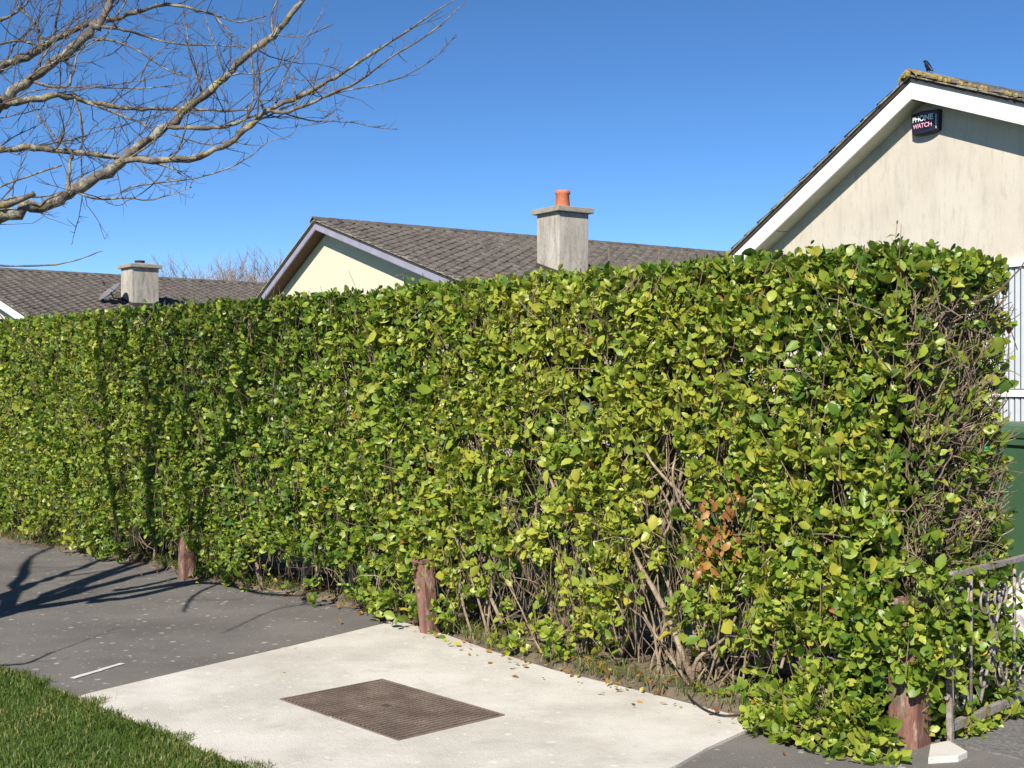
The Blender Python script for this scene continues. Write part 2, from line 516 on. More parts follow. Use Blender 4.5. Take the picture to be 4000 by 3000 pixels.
# ------------------------------------------------------------------ leaves
LT = np.array([[0, 0, 0], [-.66, .25, .04], [-1, .60, .06], [-.58, .88, .0], [0, 1.02, -.07], [.58, .88, .0], [1, .60, .06], [.66, .25, .04], [0, .30, -.02], [0, .66, -.04]])
LQ = np.array([[1, 8, 9, 2], [8, 7, 6, 9], [2, 9, 4, 3], [9, 6, 5, 4]]); LTRI = np.array([[0, 8, 1], [0, 7, 8]])
NLV = len(LT)


def leaf_arrays(pos, axis, nrm, L, Wd, curl):
    axis = norm(axis); side = norm(np.cross(axis, nrm)); nrm = np.cross(side, axis)
    x = LT[None, :, 0] * Wd[:, None]
    y = LT[None, :, 1] * L[:, None]
    z = LT[None, :, 2] * L[:, None] - curl[:, None] * (LT[None, :, 1] ** 2) * L[:, None]
    z = z + RNG.normal(0, .05, z.shape) * L[:, None] * (LT[None, :, 1] > 0)
    return (pos[:, None] + side[:, None] * x[..., None] + axis[:, None] * y[..., None] + nrm[:, None] * z[..., None])


def leaf_mesh(name, V3, tint):
    n = len(V3)
    k = (np.arange(n) * NLV)[:, None, None]
    q = (k + LQ[None]).reshape(-1, 4); t = (k + LTRI[None]).reshape(-1, 3)
    return arr_mesh(name, V3.reshape(-1, 3), [q, t], NLV, np.repeat(tint, NLV))


def shoots(pos, out, nmin, nmax, slen, Lm, Ls, up=.45, spread=.55):
    """leafy shoot tips: returns leaf arrays"""
    n = len(pos)
    d = norm(out + np.array([0, 0, up]) + RNG.normal(0, spread, (n, 3)))
    cnt = RNG.integers(nmin, nmax + 1, n)
    idx = np.repeat(np.arange(n), cnt)
    j = np.concatenate([np.arange(c) for c in cnt])
    m_ = len(idx)
    D = d[idx]
    ref = norm(np.cross(D, RNG.normal(0, 1, (n, 3))[idx]))
    oth = np.cross(D, ref)
    th = j * 2.4 + RNG.normal(0, .35, m_)
    rad = ref * np.cos(th)[:, None] + oth * np.sin(th)[:, None]
    fr = (j + .5) / cnt[idx]
    fr = fr + RNG.normal(0, .06, m_)
    p = pos[idx] - D * ((1 - fr) * slen)[:, None]
    ax = norm(rad * (1.0 - .55 * fr)[:, None] + D * (.35 + .5 * fr)[:, None] + RNG.normal(0, .28, (m_, 3)) + np.array([0, 0, .05]))
    nr = norm(D - ax * np.sum(D * ax, 1)[:, None] + RNG.normal(0, .42, (m_, 3)))
    L = np.clip(RNG.normal(Lm, Ls, m_), .018, .11) * (1.22 - .62 * np.clip(fr, 0, 1))
    return p, ax, nr, L, idx, d


def vnoise(a, z, s, seed=0):
    return (np.sin(a * s + seed) * np.cos(z * s * 1.3 + seed * 2.1) + .6 * np.sin(a * s * 2.3 + z * s * 1.7 + seed) + .4 * np.cos(z * s * 3.1 - a * s * 2.9 + seed * .7)) / 2


HH = 2.07
PATCH = []      # (a, z, ra, rz, strength): thin places in the hedge front


def patch(px, py, rx, ry, s):
    a0, z0 = face(px, py); a1, _ = face(px - rx, py); _, z1 = face(px, py - ry)
    PATCH.append((a0, z0, abs(a1 - a0), abs(z1 - z0), s))


for q in [(1150, 1000, 34, 105, .97), (1120, 1090, 30, 60, .9), (1438, 1060, 46, 130, .98), (1400, 1255, 62, 115, .95), (1420, 1400, 120, 80, .97), (925, 1290, 18, 80, .93), (1560, 960, 20, 40, .6), (1210, 1190, 30, 80, .85),
          (1130, 1270, 80, 70, .85), (1010, 1190, 60, 45, .8), (1785, 1450, 130, 55, .95), (1180, 1375, 120, 30, .85),
          (2000, 690, 60, 55, .85), (1975, 950, 50, 250, .8), (1290, 880, 40, 30, .6), (1560, 1160, 45, 90, .7),
          (1300, 770, 26, 22, .6), (700, 1235, 120, 28, .8), (850, 1262, 60, 30, .85), (1480, 800, 40, 40, .55),
          (1700, 790, 24, 30, .6), (1730, 1010, 22, 40, .55), (960, 760, 30, 18, .5), (1180, 690, 20, 26, .5),
          (300, 1170, 90, 22, .85), (250, 900, 22, 160, .35), (430, 900, 26, 200, .45), (1900, 1480, 60, 60, .8),  # two tall bands at left are thinned to imitate branch shadows
          (640, 860, 20, 40, .4), (900, 1000, 30, 30, .5), (1010, 960, 36, 30, .5), (1640, 1190, 30, 34, .5), (1960, 1330, 46, 100, .55)]:
    patch(*q)


def thin(a, z):
    p = np.zeros_like(a)
    for a0, z0, ra, rz, s in PATCH:
        q = ((a - a0) / ra) ** 2 + ((z - z0) / rz) ** 2
        q = q * (1 + .35 * np.sin(a * 31 + z * 17))
        p = np.maximum(p, s * np.clip(1.6 - q, 0, 1))
    hem = .15 + .06 * np.exp(-((a - 5.0) / 1.5) ** 2) + .10 * np.exp(-((a - 1.9) / 1.1) ** 2) + .05 * np.exp(-((a - 4.6) / .9) ** 2) + .06 * np.sin(a * 3.1) + .05 * np.sin(a * 7.7 + 1) + .03 * np.sin(a * 19)
    p = np.maximum(p, np.where(z < hem, .96, 0))
    p = np.maximum(p, .8 * np.clip(vnoise(a * 1.2, z * .8, 5.3, 2) * 2.6 - 1.0, 0, 1) * np.clip(1.3 - np.abs(a - 2.4) / 2.6, .35, 1))
    p = np.maximum(p, .9 * np.clip(vnoise(a * 1.5, z, 11, 4) * 2.4 - .6, 0, 1))
    return p


hedge = thing('hedge', 'tall clipped evergreen hedge with glossy yellow-green leaves along the pavement', 'hedge', HB(4.5, .35))
HOFF = np.array(hedge.location)
LMAX = 12.3
groups = []
stemsP = []


def emit(a, b, z, out, nmin, nmax, slen, Lm, Ls, tm, ts, up=.45, spread=.55):
    pos = np.array(O0)[None] + a[:, None] * np.array(U) + b[:, None] * np.array(V) + z[:, None] * np.array([0, 0, 1.0])
    p, ax, nr, L, idx, d = shoots(pos, out, nmin, nmax, slen, Lm, Ls, up, spread)
    A = a[idx]; Zz = z[idx]
    t = RNG.normal(tm, ts, len(p)) + RNG.normal(0, .10, len(a))[idx]
    t = t + .10 * vnoise(A, Zz, 2.1, 3)
    r = RNG.random(len(p))
    t = np.clip(t, 0.02, .80)
    t = np.where(r < .014, RNG.uniform(.82, .91, len(p)), t)
    t = np.where(r < .004, RNG.uniform(.93, 1.0, len(p)), t)
    groups.append((p, ax, nr, L, t, A, Zz))
    stemsP.append((pos, d, slen))


uo = -np.array(V); eo = -np.array(U); zo = np.array([0, 0, 1.0])
# front, outer skin
n = 19000
a = RNG.uniform(-.02, LMAX, n); z = RNG.uniform(.03, HH - .02, n)
keep = RNG.random(n) > thin(a, z)
a, z = a[keep], z[keep]
bulge = .024 * vnoise(a, z, 3.2, 1) + .012 * vnoise(a, z, 9, 5)
rnd = np.clip((z - (HH - .12)) / .12, 0, 1) ** 2 * .10 + np.clip((.12 - a) / .12, 0, 1) ** 2 * .07
b = -.07 - bulge + rnd + RNG.exponential(.048, len(a)) - .02 + .014 * vnoise(a, z, 17, 9) + np.clip(.5 - z, 0, 1) * .08
sizes = np.where(a < 3.5, 1.0, .9)
yel = .48 + .10 * np.exp(-((a - 2.0) / 1.3) ** 2) + .03 * np.clip((a - 6) / 3, 0, 1) - .05 * np.exp(-((a - 4.6) / 1.0) ** 2)
m1 = a < 3.8
for msk, Lm in ((m1, .050), (~m1, .042)):
    emit(a[msk], b[msk], z[msk], np.tile(uo, (msk.sum(), 1)), 5, 8, .085, Lm, .016, .56, .15)
    g = groups[-1]
    g[4][:] = np.where(g[4] < .805, np.clip(g[4] + np.interp(g[5], np.linspace(0, LMAX, 60), .17 * np.exp(-((np.linspace(0, LMAX, 60) - 2.0) / 1.3) ** 2) - .08 * np.exp(-((np.linspace(0, LMAX, 60) - 4.8) / 1.3) ** 2)), .02, .8), g[4])
# front, second layer deeper in
n = 4600
a = RNG.uniform(.1, LMAX, n); z = RNG.uniform(.08, HH - .06, n)
keep = RNG.random(n) > np.clip(thin(a, z) * 1.08, 0, .99)
a, z = a[keep], z[keep]
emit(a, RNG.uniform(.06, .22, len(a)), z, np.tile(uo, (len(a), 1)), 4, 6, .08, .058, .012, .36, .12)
# back side, closes the hedge against the light
n = 2700
a = RNG.uniform(.0, LMAX, n); z = RNG.uniform(.15, HH - .03, n)
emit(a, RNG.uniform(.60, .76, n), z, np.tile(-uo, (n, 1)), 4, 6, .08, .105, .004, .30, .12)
# top
n = 5200
a = RNG.uniform(-.03, LMAX, n); b = RNG.uniform(-.05, .75, n)
z = HH + .012 * vnoise(a, b, 4, 2) + .008 * vnoise(a, b, 11, 7) - RNG.exponential(.03, n) + .015 - np.clip((.1 - a) / .12, 0, 1) ** 2 * .05
z = z + np.where(RNG.random(n) < .012, RNG.uniform(.01, .04, n), 0)
emit(a, b, z, np.tile(zo, (n, 1)), 5, 7, .075, .048, .011, .5, .13, up=.2)
# a few stray shoots that stick out of the top
sa = np.array([face(1950, 515, .1)[0], face(1790, 540, .2)[0], 5.2])
emit(sa, np.full(3, .05), np.array([HH + .10, HH + .05, HH + .04]), np.tile(zo, (3, 1)), 4, 6, .11, .042, .008, .4, .1, up=1.0, spread=.15)
# end face beside the gate: clipped hard, twiggy, few leaves
n = 1900
b = RNG.uniform(-.03, .76, n); z = RNG.uniform(.04, HH - .03, n)
lowd = np.clip(1.9 - z / .5, 0, 1.2)
topd = np.clip((z - 1.80) / .12, 0, 1)
mid = .36 + .18 * vnoise(b * 3, z, 3, 4)
prob = np.clip(np.maximum.reduce([lowd * .8, topd * .9, mid]) * (1 - .35 * np.exp(-((b - .28) / .2) ** 2) * (z > .8)), 0, 1)
keep = RNG.random(n) < prob * .8
b, z = b[keep], z[keep]
emit(-.02 - .03 * vnoise(b, z, 7, 2) + RNG.exponential(.03, len(b)) - .03, b, z, np.tile(eo, (len(b), 1)), 3, 6, .07, .052, .011, .55, .13)
n = 800
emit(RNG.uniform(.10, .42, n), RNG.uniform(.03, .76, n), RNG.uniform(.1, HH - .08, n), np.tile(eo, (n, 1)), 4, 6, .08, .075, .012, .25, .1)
# shoots over the head of the gate post
n = 150
emit(RNG.uniform(-.12, .30, n), RNG.uniform(-.19, -.10, n), np.clip(RNG.normal(.46, .15, n), .22, .9), np.tile(uo, (n, 1)), 4, 6, .07, .055, .010, .58, .12)
n = 50
emit(RNG.uniform(-.18, -.11, n), RNG.uniform(-.12, .08, n), np.clip(RNG.normal(.46, .15, n), .22, .9), np.tile(eo, (n, 1)), 3, 5, .07, .05, .010, .58, .12)
# leaves that reach through and over the gate
n = 110
emit(RNG.uniform(-.14, -.05, n), RNG.uniform(.05, .72, n), RNG.uniform(.06, .72, n), np.tile(eo, (n, 1)), 3, 5, .06, .052, .010, .56, .12)
n = 60
emit(RNG.uniform(-.16, -.05, n), RNG.uniform(.1, 1.0, n), RNG.uniform(.01, .07, n), np.tile(eo, (n, 1)), 3, 5, .05, .045, .010, .66, .1)
# low growth along the foot of the hedge
fa_ = np.array([face(x, y, -.1) for x, y in [(1230, 1360), (1190, 1390), (1120, 1385), (1170, 1340), (830, 1290), (210, 1185), (250, 1195), (860, 1315), (1660, 1520), (1560, 1520), (1690, 1540), (1600, 1500), (950, 1330), (1300, 1350), (640, 1180), (140, 1150), (60, 1140)]])
aa_ = np.repeat(fa_[:, 0], 4) + RNG.normal(0, .05, len(fa_) * 4); zz_ = np.clip(np.repeat(fa_[:, 1], 4) + RNG.normal(0, .035, len(fa_) * 4), .05, 2)
emit(aa_, RNG.uniform(-.16, -.04, len(aa_)), zz_, np.tile(uo, (len(aa_), 1)), 4, 7, .07, .06, .012, .62, .1)
P_, AX, NR, LL, TT, AA_, ZZ_ = [np.concatenate([g[i] for g in groups]) for i in range(7)]
WW = LL * RNG.uniform(.26, .385, len(LL))
CU = RNG.normal(.06, .19, len(LL))
# the 300 leaves that show largest become leaves of their own
axn = norm(AX); sd = norm(np.cross(axn, NR)); nn = np.cross(sd, axn)
view = norm(P_ - np.array([0, 0, H]))
bb_ = (P_ - np.array(O0)) @ np.array(V)
score = LL ** 2 * np.abs(np.sum(view * nn, 1)) / np.sum((P_ - np.array([0, 0, H])) ** 2, 1) * (bb_ < .0) * (AA_ < 3.2) * (AA_ > .05)
order = np.argsort(-score)
big = order[:300]
rest = np.ones(len(LL), bool); rest[big] = False
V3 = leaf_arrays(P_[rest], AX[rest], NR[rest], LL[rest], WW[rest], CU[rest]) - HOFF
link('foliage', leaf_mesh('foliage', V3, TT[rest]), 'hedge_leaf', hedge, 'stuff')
variants = []
for k in range(16):
    tv = (k + .5) / 16 * .8
    if k == 15:
        tv = .86
    one = np.array([[0, 0, 0.]]);
    vv = leaf_arrays(one, np.array([[0, 1., 0]]), np.array([[0, 0, 1.]]), np.array([1.0]), np.array([RNG.uniform(.27, .38)]), np.array([RNG.normal(.06, .13)]))
    me = leaf_mesh('leaf', vv, np.array([tv])); me.materials.append(MATS['hedge_leaf'])
    variants.append(me)


def place_leaf(name, p, ax, nr, L, t, parent, off):
    me = variants[min(15, int(t / .8 * 16))] if t < .8 else variants[15]
    o = bpy.data.objects.new(name, me); COL.objects.link(o); o.parent = parent
    ax = Vector(ax).normalized(); s_ = ax.cross(Vector(nr)).normalized(); n_ = s_.cross(ax)
    M = Matrix((s_ * L, ax * L, n_ * L)).transposed().to_4x4()
    M.translation = Vector(p) - Vector(off)
    o.matrix_basis = M
    return o


for i in big:
    place_leaf('leaf', P_[i], AX[i], NR[i], LL[i], TT[i], hedge, HOFF)
# the cluster of dead orange leaves
dead_mesh = []
for k in range(4):
    vv = leaf_arrays(np.array([[0, 0, 0.]]), np.array([[0, 1., 0]]), np.array([[0, 0, 1.]]), np.array([1.0]), np.array([.30]), np.array([.25 + .22 * k]))
    me = leaf_mesh('dead_leaf', vv, np.array([.945 + .016 * k])); me.materials.append(MATS['hedge_leaf']); dead_mesh.append(me)
for k in range(84):
    py = random.gauss(1135, 48); px = random.gauss(1552 - (py - 1135) * .18, 22)
    if k > 72:
        px, py = random.gauss(1520, 10), random.gauss(1222, 14)
    a, z = face(px, py, -.1)
    p = HB(a, -.10 + random.uniform(-.03, .05), z)
    o = bpy.data.objects.new('dead_leaf', dead_mesh[k % 4]); COL.objects.link(o); o.parent = hedge
    ax = (Vector((random.gauss(0, .8), random.gauss(0, .8), -.7)) - V * .3).normalized()
    s_ = ax.cross((-V + Vector((random.gauss(0, .5), random.gauss(0, .5), .2)))).normalized(); n_ = s_.cross(ax)
    L = random.uniform(.028, .055)
    M = Matrix((s_ * L, ax * L, n_ * L)).transposed().to_4x4(); M.translation = p - hedge.location
    o.matrix_basis = M

# ---- hedge wood
sm = MB()
for pos, d, sl in stemsP:
    for i in range(0, len(pos), 2):
        p = Vector(pos[i]); dd = Vector(d[i])
        q = p - dd * (sl * 1.9) + Vector((random.gauss(0, .012), random.gauss(0, .012), -.03))
        sm.tube([p, p - dd * sl * .9, q], [.0012, .0022, .003], 3, cap=False)
sm.build('shoot_stems', 'twig_bark', hedge, kind='stuff', recalc=False)


def wander(p, d, L, steps, jit, up=0.0):
    out = [Vector(p)]; d = Vector(d).normalized()
    for i in range(steps):
        d = (d + Vector((random.gauss(0, jit), random.gauss(0, jit), random.gauss(0, jit) + up))).normalized()
        out.append(out[-1] + d * (L / steps))
    return out


tw = MB()
for k in range(3600):                                   # inner twig mass
    a = random.uniform(0.02, LMAX); z = random.uniform(.12, HH - .25); b = random.uniform(.03, .55)
    d = Vector((random.gauss(0, .5), random.gauss(0, .5), 1.0)) - V * random.uniform(-.2, .5)
    L = random.uniform(.18, .5); r = random.uniform(.0025, .0065)
    pts = wander(HB(a, b, z), d, L, 4, .22)
    tw.tube(pts, [r, r * .9, r * .75, r * .6, r * .4], 4, cap=False)
tp = MB()
for a0, z0, ra, rz, s in PATCH:                         # thin places show their twigs
    if s < .5:
        continue
    for k in range(int(10 + 380 * ra * rz * s)):
        a = random.gauss(a0, ra * .65); z = random.gauss(z0, rz * .6)
        if z < .05 or a < 0 or z > HH - .1:
            continue
        d = Vector((0, 0, 1)) * random.choice((1, 1, 1, .2)) + U * random.gauss(0, .45) - V * random.uniform(-.1, .4)
        L = random.uniform(.10, .38); r = random.uniform(.0018, .0050)
        pts = wander(HB(a, random.uniform(-.03, .22), z - L * .3), d, L, 4, .25)
        tp.tube(pts, [r, r * .9, r * .75, r * .6, r * .4], 4, cap=False)
for k in range(3000):                                   # fine upright stems just under the leaves
    a = random.uniform(0.05, LMAX); z = random.uniform(.1, HH - .2)
    d = Z + U * random.gauss(0, .3) - V * random.uniform(-.15, .15)
    L = random.uniform(.12, .32); r = random.uniform(.0015, .0028)
    pts = wander(HB(a, random.uniform(-.075, .03), z), d, L, 4, .14)
    tw.tube(pts, [r, r * .95, r * .85, r * .7, r * .5], 3, cap=False)
for k in range(2200):                                   # clipped twigs of the end face
    b = random.uniform(-.02, .70); z = random.uniform(.15, HH - .16)
    if z < .8 and random.random() < .6:
        continue
    d = Vector((0, 0, 1.0)) - U * random.uniform(-.1, .7) + V * random.gauss(0, .55)
    L = random.uniform(.06, .19); r = random.uniform(.0018, .0045)
    pts = wander(HB(random.uniform(-.03, .07), b, z - L * .4), d, L, 4, .32)
    (tp if k % 4 == 0 else tw).tube(pts, [r, r * .9, r * .8, r * .65, r * .4], 4, cap=False)
for k in range(30):                                     # thin tan stems fanning up out of the soil in the gap
    a0, z0 = face(random.gauss(1440, 60) if k < 18 else random.gauss(1120, 80), 1440)
    p = HB(a0, random.uniform(-.02, .12), .0)
    d = Z + U * random.gauss(.15, .40) - V * random.uniform(-.1, .12)
    L = random.uniform(.4, 1.05); r = random.uniform(.0035, .008)
    pts = wander(p, d, L, 7, .10, .04)
    tp.tube(pts, np.linspace(r, r * .4, 8), 5, cap=False)
tp.build('bare_twigs', 'stem_bark', hedge, kind='stuff', recalc=False)
tw.build('twigs', 'twig_bark', hedge, kind='stuff', recalc=False)
for k in range(30):                                     # rooted stems
    a = .22 + k * .37 + random.uniform(-.1, .1)
    p = HB(a, random.uniform(.12, .34), -.02)
    mb = MB(); r = random.uniform(.016, .03)
    main = wander(p, Z + U * random.gauss(0, .15), random.uniform(1.2, 1.7), 9, .13, .08)
    inside = lambda q_: q_ + V * max(0, .09 - (q_ - O0).dot(V)) + U * max(0, .10 - (q_ - O0).dot(U))
    main = [inside(q_) for q_ in main]
    mb.tube(main, np.linspace(r, r * .35, 10), 6)
    for j in range(random.randint(3, 5)):
        i = random.randint(1, 5)
        d = Z * .9 + U * random.gauss(0, .6) - V * random.uniform(-.3, .06)
        br = [inside(q_) for q_ in wander(main[i], d, random.uniform(.5, 1.0), 6, .15, .08)]
        mb.tube(br, np.linspace(r * .6, r * .2, 7), 5)
    mb.build('stem', 'stem_bark', hedge, smooth=True)
# the bare stems in the big gap
for spec in [[(1487, 1478, 34), (1478, 1400, 30), (1455, 1335, 26), (1420, 1270, 21), (1385, 1215, 17), (1365, 1150, 12)],
             [(1470, 1440, 24), (1462, 1350, 18), (1440, 1270, 15), (1420, 1190, 12), (1440, 1120, 11), (1425, 1050, 9)],
             [(1515, 1130, 14), (1480, 1080, 14), (1440, 1030, 13), (1410, 990, 12), (1386, 945, 11)],
             [(1440, 1030, 10), (1425, 1080, 10), (1400, 1090, 8), (1380, 1070, 6)],
             [(1500, 1140, 12), (1460, 1040, 11), (1455, 960, 8)],
             [(1120, 1200, 12), (1140, 1150, 10), (1155, 1100, 8), (1175, 1060, 6)],
             [(1500, 1480, 22), (1520, 1420, 17), (1560, 1380, 12), (1600, 1330, 9)],
             [(690, 1260, 11), (685, 1210, 10), (675, 1160, 7)],
             [(1080, 1350, 18), (1060, 1290, 14), (1030, 1230, 11), (1000, 1170, 8)],
             [(1350, 1340, 8), (1330, 1290, 7), (1290, 1260, 6)],
             [(1700, 1440, 14), (1690, 1380, 11), (1650, 1330, 8)],
             [(1820, 1560, 16), (1790, 1490, 14), (1740, 1440, 10), (1720, 1380, 8)]]:
    rows = []
    for px, py, wpx in spec:
        a, z = face(px, py, .0)
        pz = HB(a, random.uniform(-.05, .05), max(z, .0)); dist = pz.y
        rows.append((*pz, wpx * K22 / F * dist * .27))
    rows = smoothline(rows, 3)
    mb = MB(); mb.tube([r[:3] for r in rows], [max(.002, r[3]) for r in rows], 6)
    mb.build('stem', 'stem_bark', hedge, smooth=True)

# ------------------------------------------------------------------ dry leaf litter under the hedge
n = 1000
a = RNG.uniform(0.0, 9.5, n); fb = np.interp(a, fa[:, 0], fa[:, 1])
b = fb + RNG.normal(.10, .14, n)
pos = np.array(O0)[None] + a[:, None] * np.array(U) + b[:, None] * np.array(V)
pos[:, 2] = np.where(b > fb + .03, .055, .017) + RNG.uniform(0, .012, n)
L = RNG.uniform(.014, .045, n)
ax = np.stack([RNG.normal(0, 1, n), RNG.normal(0, 1, n), RNG.normal(0, .22, n)], 1)
nr = np.stack([RNG.normal(0, .35, n), RNG.normal(0, .35, n), np.ones(n)], 1)
link('leaf_litter', leaf_mesh('leaf_litter', leaf_arrays(pos, ax, nr, L, L * .3, RNG.normal(.1, .3, n)), RNG.choice([.86, .93, .95, .97, 1.0, 1.0, .7], n)), 'hedge_leaf', None, 'stuff')

# ------------------------------------------------------------------ low shrub by the gate post
c = G(1785, 1618)
sh = thing('low_shrub', 'low leafy shrub sprawling onto the asphalt beside the red gate post', 'shrub', c)
n = 230
r_ = np.sqrt(RNG.random(n)) * .27 * RNG.uniform(.8, 1.25, n); th = RNG.uniform(0, 2 * np.pi, n)
aa_ = r_ * np.cos(th) * 1.25 + .06; bb2 = r_ * np.sin(th) * .6 + .05
zz = np.clip((.25 - .17 * (r_ / .27) ** 2) * RNG.uniform(.3, 1.2, n) * (1 + .35 * np.sin(aa_ * 23)), .015, 1)
pos = np.array(c)[None] + aa_[:, None] * np.array(U) + bb2[:, None] * np.array(V) + zz[:, None] * np.array([0, 0, 1.])
out = norm(np.stack([pos[:, 0] - c.x, pos[:, 1] - c.y - .1, zz + .1], 1))
p, ax, nr, L, idx, d = shoots(pos, out, 4, 8, .06, .050, .014, .5, .6)
t = np.clip(RNG.normal(.60, .16, len(p)), .1, .80)
V3 = leaf_arrays(p, ax, nr, L, L * RNG.uniform(.28, .36, len(L)), RNG.normal(.06, .12, len(L))) - np.array(c)
link('foliage', leaf_mesh('foliage', V3, t), 'hedge_leaf', sh, 'stuff')
mb = MB()
for i in range(0, n, 2):
    mb.tube([Vector(pos[i]), Vector(pos[i]) * .5 + (c + Z * .02 + V * .05) * .5 + Z * .02, c + Z * .01 + V * .05 + U * random.uniform(-.05, .05)], [.0015, .0025, .004], 4, cap=False)
mb.build('stems', 'twig_bark', sh, kind='stuff', recalc=False)


# ------------------------------------------------------------------ fence posts
def post(px, py, hw, ht, lean, label, name='fence_post', back=.05):
    g = G(px, py); a = (g - O0).dot(U); b = (g - O0).dot(V) + back
    root = thing(name, label, 'post', HB(a, b))
    mb = MB(); top = Z * ht + lean
    cs = [(-1, -1), (1, -1), (1, 1), (-1, 1)]
    nseg = 6; vs = []
    for i in range(nseg + 1):
        f = i / nseg
        for j, (x, y) in enumerate(cs):
            e_ = 1 + random.uniform(-.05, .05)
            vs.append(HB(a, b) + U * x * hw * e_ + V * y * hw * e_ + top * f - Z * .02 * (i == 0))
    fs = [(i * 4 + j, i * 4 + (j + 1) % 4, i * 4 + 4 + (j + 1) % 4, i * 4 + 4 + j) for i in range(nseg) for j in range(4)]
    fs += [(3, 2, 1, 0), tuple(nseg * 4 + j for j in range(4))]
    mb.add(vs, fs)
    mb.build('shaft', 'red_timber', root, bevel=.006)
    mb = MB(); pc = HB(a, b) + top
    mb.box(pc + Z * .012, U * hw * 1.12, V * hw * 1.12, Z * .012)
    mb.build('cap', 'red_timber', root, bevel=.004)
    return root


post(389, 1252, .044, .34, Vector((0, 0, 0)), 'weathered red-brown timber post under the hedge where the branch shadows fall')
post(930, 1371, .044, .42, U * .07, 'leaning red-brown timber post at the back corner of the concrete slab', back=0)
gp = post(1966, 1606, .064, .58, Vector((0, 0, 0)), 'thick flaking red-brown gate post at the corner of the hedge', 'gate_post', back=0)

# ------------------------------------------------------------------ gate, standing open along the hedge end
ga = -.10
gz0, gz1, glen = .075, .70, 1.25
gate = thing('iron_gate', 'low grey wrought-iron gate with scrolls, swung open against the hedge end', 'gate', HB(ga, .05))


def GP(b, z):
    return HB(ga, .05 + b, z)


def bar(name, pts, r, n=6):
    mb = MB(); mb.tube(pts, r, n); return mb.build(name, 'gate_iron', gate, smooth=True)


mb = MB(); mb.box(GP(0, .355), U * .012, V * .014, Z * .355); mb.build('hinge_stile', 'gate_iron', gate, bevel=.003)
mb = MB(); mb.box(GP(glen, .39), U * .012, V * .014, Z * .315); mb.build('latch_stile', 'gate_iron', gate, bevel=.003)
mb = MB(); mb.box(GP(glen / 2, gz1), U * .013, V * glen / 2, Z * .013); mb.build('top_rail', 'gate_iron', gate, bevel=.003)
mb = MB(); mb.box(GP(glen / 2, gz0), U * .014, V * glen / 2, Z * .019); mb.build('bottom_rail', 'gate_iron', gate, bevel=.003)
for b in (.19, .62, 1.06):
    bar('bar', [GP(b, gz0 + .02), GP(b, gz1 - .01)], .008)


def spiral(cb, cz, r0, turns, start, sgn, tail):
    pts = []
    for i in range(26):
        f = i / 25
        an = start + sgn * turns * 2 * math.pi * f
        r = r0 * (1 - .72 * f)
        pts.append(GP(cb + r * math.cos(an), cz + r * math.sin(an)))
    return [GP(*tail)] + pts


for b0 in (0.0, .62):
    s_ = b0
    for cb, cz, sg, tl in ((s_ + .10, .17, 1, (s_ + .18, .10)), (s_ + .10, .60, -1, (s_ + .18, .68))):
        bar('scroll', spiral(cb, cz, .062, 1.3, 0, sg, tl), .006, 5)
    for cb, cz, sg in ((s_ + .33, .22, 1), (s_ + .33, .56, -1), (s_ + .49, .22, -1), (s_ + .49, .56, 1)):
        st = 0 if cb < s_ + .4 else math.pi
        bar('scroll', spiral(cb, cz, .07, 1.2, st, -sg if st else sg, (s_ + .41, .39)), .0065, 5)
for b in (.41, 1.03):
    bar('scroll', [GP(b - .13, .13), GP(b - .06, .26), GP(b, .39), GP(b + .06, .52), GP(b + .13, .65)], .0075)
    bar('scroll', [GP(b + .13, .13), GP(b + .06, .26), GP(b, .388), GP(b - .06, .52), GP(b - .13, .65)], .0075)
    mb = MB(); mb.box(GP(b, .39), U * .014, V * .02, Z * .02); mb.build('rosette', 'gate_iron', gate, bevel=.005)
for z in (.20, .58):
    mb = MB(); mb.tube([GP(-.035, z), GP(0, z)], .009, 6); mb.build('hinge', 'gate_iron', gate)

# ------------------------------------------------------------------ wheelie bin
bc = Vector((3.66, 8.6, 0.006))
wb = thing('wheelie_bin', 'dark green plastic wheelie bin with closed lid behind the hedge end', 'bin', bc)
rx = Vector((.93, .37, 0)).normalized(); ry = Vector((-rx.y, rx.x, 0))


def ringbox(levels):
    vs = []
    for z, hx, hy, r in levels:
        for cx, cy, s0 in ((1, 1, 0), (-1, 1, 1), (-1, -1, 2), (1, -1, 3)):
            for k in range(4):
                an = math.pi / 2 * (s0 + k / 3)
                vs.append(bc + rx * (cx * (hx - r) + r * math.cos(an)) + ry * (cy * (hy - r) + r * math.sin(an)) + Z * z)
    n = 16; m_ = len(levels)
    fs = [(i * n + k, i * n + (k + 1) % n, (i + 1) * n + (k + 1) % n, (i + 1) * n + k) for i in range(m_ - 1) for k in range(n)]
    fs += [tuple(range(n))[::-1], tuple(range((m_ - 1) * n, m_ * n))]
    return MB().add(vs, fs)


body = ringbox([(.06, .21, .25, .05), (.10, .23, .27, .05), (.9, .285, .345, .05), (1.06, .295, .36, .05), (1.062, .315, .38, .05), (1.11, .315, .38, .05)]).build('body', 'bin_plastic', wb, bevel=0)
ringbox([(1.112, .325, .395, .05), (1.15, .33, .40, .05), (1.19, .29, .36, .06), (1.205, .22, .28, .06)]).build('lid', 'bin_plastic', wb)
for s_ in (-1, 1):
    mb = MB(); p = bc + rx * (.25 * s_) + ry * .24 + Z * .10
    mb.tube([p - rx * .025, p + rx * .025], .10, 14); w_ = mb.build('wheel', 'black_plastic', wb, smooth=False)
mb = MB(); mb.tube([bc + rx * -.22 + ry * .43 + Z * 1.08, bc + rx * .22 + ry * .43 + Z * 1.08], .014, 8); mb.build('handle', 'bin_plastic', wb)

